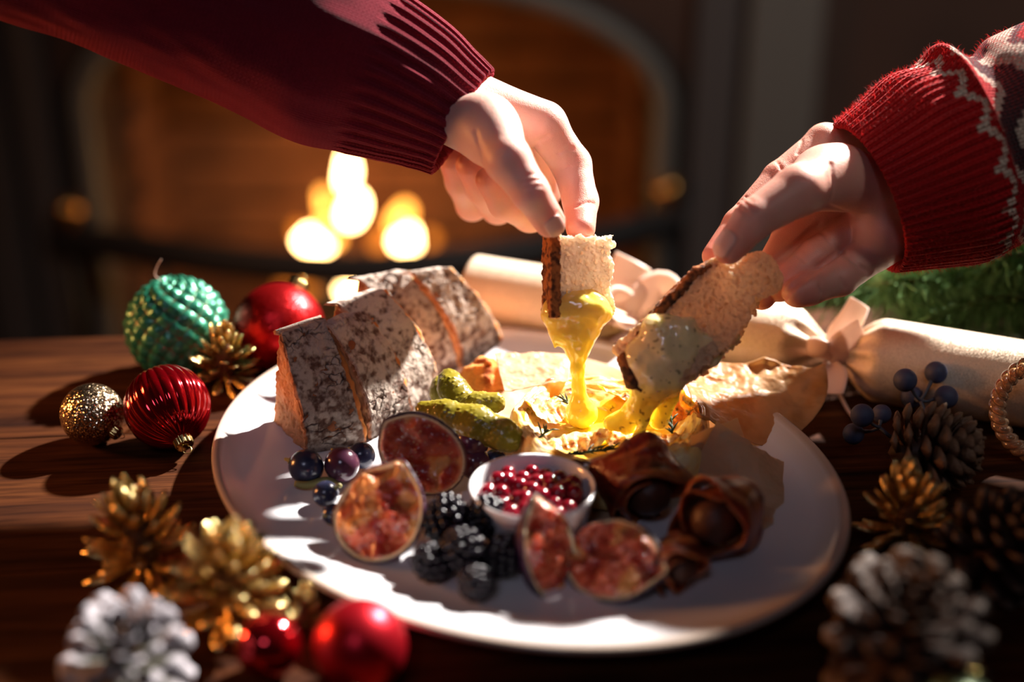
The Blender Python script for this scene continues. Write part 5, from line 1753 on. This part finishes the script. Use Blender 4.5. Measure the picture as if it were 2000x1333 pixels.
def bauble(label, px, py, rpx, mat, capdir=(0, 0, 1), disp=None, colf=None, n=96, m=64, cap=True, z0=0.0):
    c, r = rest(px, py, rpx, z0)
    t = thing('bauble', label, 'bauble', tuple(c), 'baubles around the platter')
    t.rotation_euler = Vector(capdir).to_track_quat('Z', 'Y').to_euler()
    ph = np.linspace(0.0, PI, m); th = np.linspace(0, 2 * PI, n, endpoint=False)
    TH, PH = np.meshgrid(th, ph, indexing='ij')
    R = r * (1 + (disp(TH, PH) if disp else 0))
    V = np.stack([R * np.sin(PH) * np.cos(TH), R * np.sin(PH) * np.sin(TH), R * np.cos(PH)], -1).reshape(-1, 3)
    obj('ball', mesh('ball', V, grid_faces(n, m, cu=True, flip=True), MAT[mat], colf(TH.ravel(), PH.ravel()) if colf else None), t)
    if cap:
        k = 60; th = np.linspace(0, 2 * PI, k, endpoint=False)
        rows = [(0.0, 1.16), (0.20, 1.16), (0.215, 1.13), (0.22, 0.98), (0.235, 0.93)]
        V = []
        for rr, z in rows:
            fl = 1 + (0.07 * np.cos(15 * th) if z < 1.15 else 0)
            V.append(np.stack([rr * fl * np.cos(th), rr * fl * np.sin(th), 0 * th + z], 1))
        obj('cap', mesh('cap', np.stack(V, 1).reshape(-1, 3) * r, grid_faces(k, 5, cu=True), MAT['gold']), t)
        a = np.linspace(0, 2 * PI, 24, endpoint=False)
        V, Fc = tube(np.stack([0.11 * np.cos(a), 0 * a, 1.25 + 0.11 * np.sin(a)], 1) * r, 0.014 * r, 6, closed=True)
        obj('hanging_loop', mesh('hanging_loop', V, Fc, MAT['gold']), t)
    return t, c, r


bauble('small gold glitter bauble farthest left on the table', 180, 810, 61, 'b_gold_glit', (0.80, -0.45, -0.38), n=120)
bauble('shiny red ribbed bauble beside the platter, gold cap pointing forward', 327, 795, 83, 'b_red_shiny', (0.45, -0.70, -0.50),
       disp=lambda t, p: 0.030 * np.abs(np.cos(13 * t)) * np.sin(p) ** 0.5 - 0.02, n=312, m=80)


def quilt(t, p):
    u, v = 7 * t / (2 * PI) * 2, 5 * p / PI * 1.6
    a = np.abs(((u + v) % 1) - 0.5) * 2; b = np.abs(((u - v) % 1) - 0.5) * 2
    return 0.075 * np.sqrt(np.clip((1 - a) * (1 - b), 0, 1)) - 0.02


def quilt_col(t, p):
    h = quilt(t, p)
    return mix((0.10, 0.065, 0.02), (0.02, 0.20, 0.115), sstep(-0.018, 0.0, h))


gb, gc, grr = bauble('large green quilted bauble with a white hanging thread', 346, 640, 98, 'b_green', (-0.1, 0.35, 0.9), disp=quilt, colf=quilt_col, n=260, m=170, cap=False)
V, Fc = tube([gc + [-.004, 0, grr * 0.97], gc + [-0.010, 0, grr * 1.12], gc + [-0.0085, 0.002, grr * 1.3], gc + [-0.006, 0.003, grr * 1.42]], 0.0003, 5, 24)
Mi = gb.matrix_local
Rg = np.array(gb.rotation_euler.to_matrix())
obj('thread', mesh('thread', (V - gc) @ Rg, Fc, MAT['ribbon']), gb, label='fine white thread')
bauble('large red glitter bauble glowing orange, behind the bread', 546, 640, 88, 'b_red_glit', (0.3, 0.6, 0.6))
bauble('small mirror red bauble in front of the gold cones', 525, 1262, 66, 'b_red_shiny', (0.55, 0.45, 0.65))
bauble('matte satin red bauble under the front edge of the platter', 703, 1262, 92, 'b_red_matte', (0.0, -0.75, -0.45))
bauble('pale green bauble just showing at the bottom edge of the photo', 1870, 1420, 98, 'b_green', (0.3, 0.5, 0.6), colf=lambda t, p: np.tile([0.20, 0.28, 0.14], (len(t), 1)))

# ------------------------------------------------------------------ blue berry sprigs
MAT['bluefruit'] = material('matte_blue_berry', (0.040, 0.050, 0.105), 0.55, bump=0.15, bscale=500, color2=(0.055, 0.065, 0.13), vscale=200)
MAT['bluestem'] = material('blue_grey_stem', (0.07, 0.075, 0.10), 0.6)
for label, root, bs in (('sprig of four matte blue berries rising behind the brown pine cone', (1812, 815, 0.815), [(1768, 743, 0.805, 23), (1828, 728, 0.822, 22), (1848, 776, 0.812, 23), (1781, 776, 0.828, 22)]),
                        ('sprig of three matte blue berries lying left of the brown pine cone', (1735, 850, 0.785), [(1684, 812, 0.772, 23), (1722, 809, 0.792, 19), (1667, 848, 0.790, 21)])):
    rt = P(*root)
    t = thing('berry_sprig', label, 'berries', tuple(rt), 'blue berry sprigs')
    node = P((root[0] + bs[0][0]) / 2 + 8, (root[1] + bs[0][1]) / 2 + 4, root[2])
    low = G(root[0] + 15, root[1] + 10, 0.004)
    V, Fc = tube([low, rt, node], [0.0012, 0.0012, 0.0011], 7, 10)
    parts = [(V, Fc)]
    for x, y, d, r in bs:
        c = P(x, y, d); e = c + (node - c) / np.linalg.norm(node - c) * (r * d / F) * 0.95
        parts.append(tube([node, (node + e) / 2 + [0, 0, -0.001], e], [0.0010, 0.0009, 0.0013], 7, 8))
        o = obj('berry', grape_me['blue'].copy(), t); o.data.materials[0] = MAT['bluefruit']
        rr = r * d / F
        o.location = local(c, t); o.scale = (rr, rr, rr)
        V2, F2 = tube([c - np.array([0, 0.2, -1]) * 0, c], 0.0001, 4)
    V, Fc = join(parts)
    obj('stem', mesh('stem', local(V, t), Fc, MAT['bluestem']), t)

# ------------------------------------------------------------------ twisted translucent ring at the right edge
MAT['twist'] = material('amber_glass', (0.92, 0.55, 0.30), 0.08, trans=0.8, coat=0.5)
wc = P(2040, 880, 0.80); wr_ = 0.0285
wc[2] = wr_ + 0.004
tw = thing('twisted_ring', 'twisted translucent amber ring standing at the right edge', 'ornament', tuple(wc))
a = np.linspace(0, 2 * PI, 240, endpoint=False)
Rw = facing((-0.35, -0.9, 0.15), (1, 0, 0))
for ph in (0, PI):
    rr = wr_ + 0.0026 * np.cos(16 * a + ph)
    c = (rr * np.cos(a))[:, None] * Rw[:, 0] + (rr * np.sin(a))[:, None] * Rw[:, 1] + (0.0026 * np.sin(16 * a + ph))[:, None] * Rw[:, 2]
    V, Fc = tube(c, 0.0026, 8, closed=True)
    obj('strand', mesh('strand', V, Fc, MAT['twist']), tw)

# ------------------------------------------------------------------ pine branches behind the cracker
MAT['needle'] = material('pine_needle', (0.10, 0.21, 0.06), 0.42, color2=(0.18, 0.32, 0.12), vscale=60)
MAT['twig'] = material('twig', (0.10, 0.05, 0.025), 0.8)
rg = np.random.default_rng(21)
labs = ['pine branch reaching left behind the second ribbon bow', 'pine branch low behind the right end of the cracker', 'pine branch under the patterned cuff', 'pine branch highest at the right edge', 'pine branch at the far table edge on the right', 'pine branch between the cuff and the cracker end']
brs = [((1950, 640, 0.02), (1600, 600, 0.035)), ((2080, 660, 0.015), (1740, 640, 0.02)), ((2080, 600, 0.03), (1700, 560, 0.05)), ((2150, 580, 0.05), (1900, 510, 0.07)), ((2060, 570, 0.015), (1760, 585, 0.02)), ((2100, 640, 0.04), (1850, 600, 0.055))]
for lb, (r0, r1) in zip(labs, brs):
    A = at_y(r0[0], r0[1], 0.145); B_ = at_y(r1[0], r1[1], 0.17)
    A[2] = max(A[2], r0[2]); B_[2] = max(B_[2], r1[2]); A[1] = 0.125 + rg.uniform(0, 0.05); B_[1] = 0.13 + rg.uniform(0, 0.06)
    t = thing('pine_branch', lb, 'pine branch', tuple(A), 'pine greenery behind the cracker')
    c = resample(np.array([A, (A + B_) / 2 + [0, 0, 0.008], B_]), 20)
    V, Fc = tube(c, np.linspace(0.003, 0.0014, 20), 7)
    obj('twig', mesh('twig', local(V, t), Fc, MAT['twig']), t)
    n = 520
    s = rg.uniform(0.0, 1.0, n) * 18.99; i = s.astype(int); b0 = c[i] + (c[i + 1] - c[i]) * (s - i)[:, None]
    dr = (B_ - A) / np.linalg.norm(B_ - A)
    rd = rg.normal(size=(n, 3)); rd -= (rd @ dr)[:, None] * dr; rd /= np.linalg.norm(rd, axis=1)[:, None]
    dv = dr * rg.uniform(0.3, 1.0, n)[:, None] + rd; dv /= np.linalg.norm(dv, axis=1)[:, None]
    ln = rg.uniform(0.022, 0.042, n)[:, None]
    sd = np.cross(dv, rd); sd /= np.linalg.norm(sd, axis=1)[:, None]; up = np.cross(sd, dv)
    w = 0.0007
    e = b0 + dv * ln + up * ln * 0.08
    e[:, 2] = np.maximum(e[:, 2], 0.001)
    m_ = b0 + dv * ln * 0.6
    V = np.stack([b0 + sd * w, b0 - sd * w, b0 + up * w, m_ + sd * w, m_ - sd * w, m_ + up * w, e], 1).reshape(-1, 3)
    V[:, 2] = np.maximum(V[:, 2], 0.0006)
    k = np.arange(n) * 7
    fq = np.concatenate([np.stack([k, k + 1, k + 4, k + 3], 1), np.stack([k + 1, k + 2, k + 5, k + 4], 1), np.stack([k + 2, k, k + 3, k + 5], 1)]).tolist()
    ft = np.concatenate([np.stack([k + 3, k + 4, k + 6], 1), np.stack([k + 4, k + 5, k + 6], 1), np.stack([k + 5, k + 3, k + 6], 1)]).tolist()
    obj('needles', mesh('needles', local(V, t), fq + ft, MAT['needle'], smooth=False), t, kind='stuff')

# ------------------------------------------------------------------ crumbs on the platter
MAT['flake'] = material('rind_flake', (0.85, 0.76, 0.62), 0.6)
for (px, py, r, lb) in [(1534, 904, 0.0024, 'pale crumb flake on the right of the platter, near the parchment'), (1558, 990, 0.0022, 'tiny pale flake right of the bacon rolls'), (1500, 885, 0.0030, 'pale crumb at the foot of the parchment flap')]:
    c = G(px, py, PZ + r * 0.5)
    V, Fc = lathe([(0, -0.4), (0.8, -0.3), (1.0, 0.0), (0.7, 0.35), (0, 0.45)], 9)
    V = V * (1 + 0.25 * fbm(V * 2 + px, 2, 5)[:, None]) * [r * 1.5, r, r]
    o = obj('crumb_flake', mesh('crumb_flake', V, Fc, MAT['flake'])); o.location = c; o.rotation_euler = (0, 0, px)
    tag(o, lb, 'crumb')
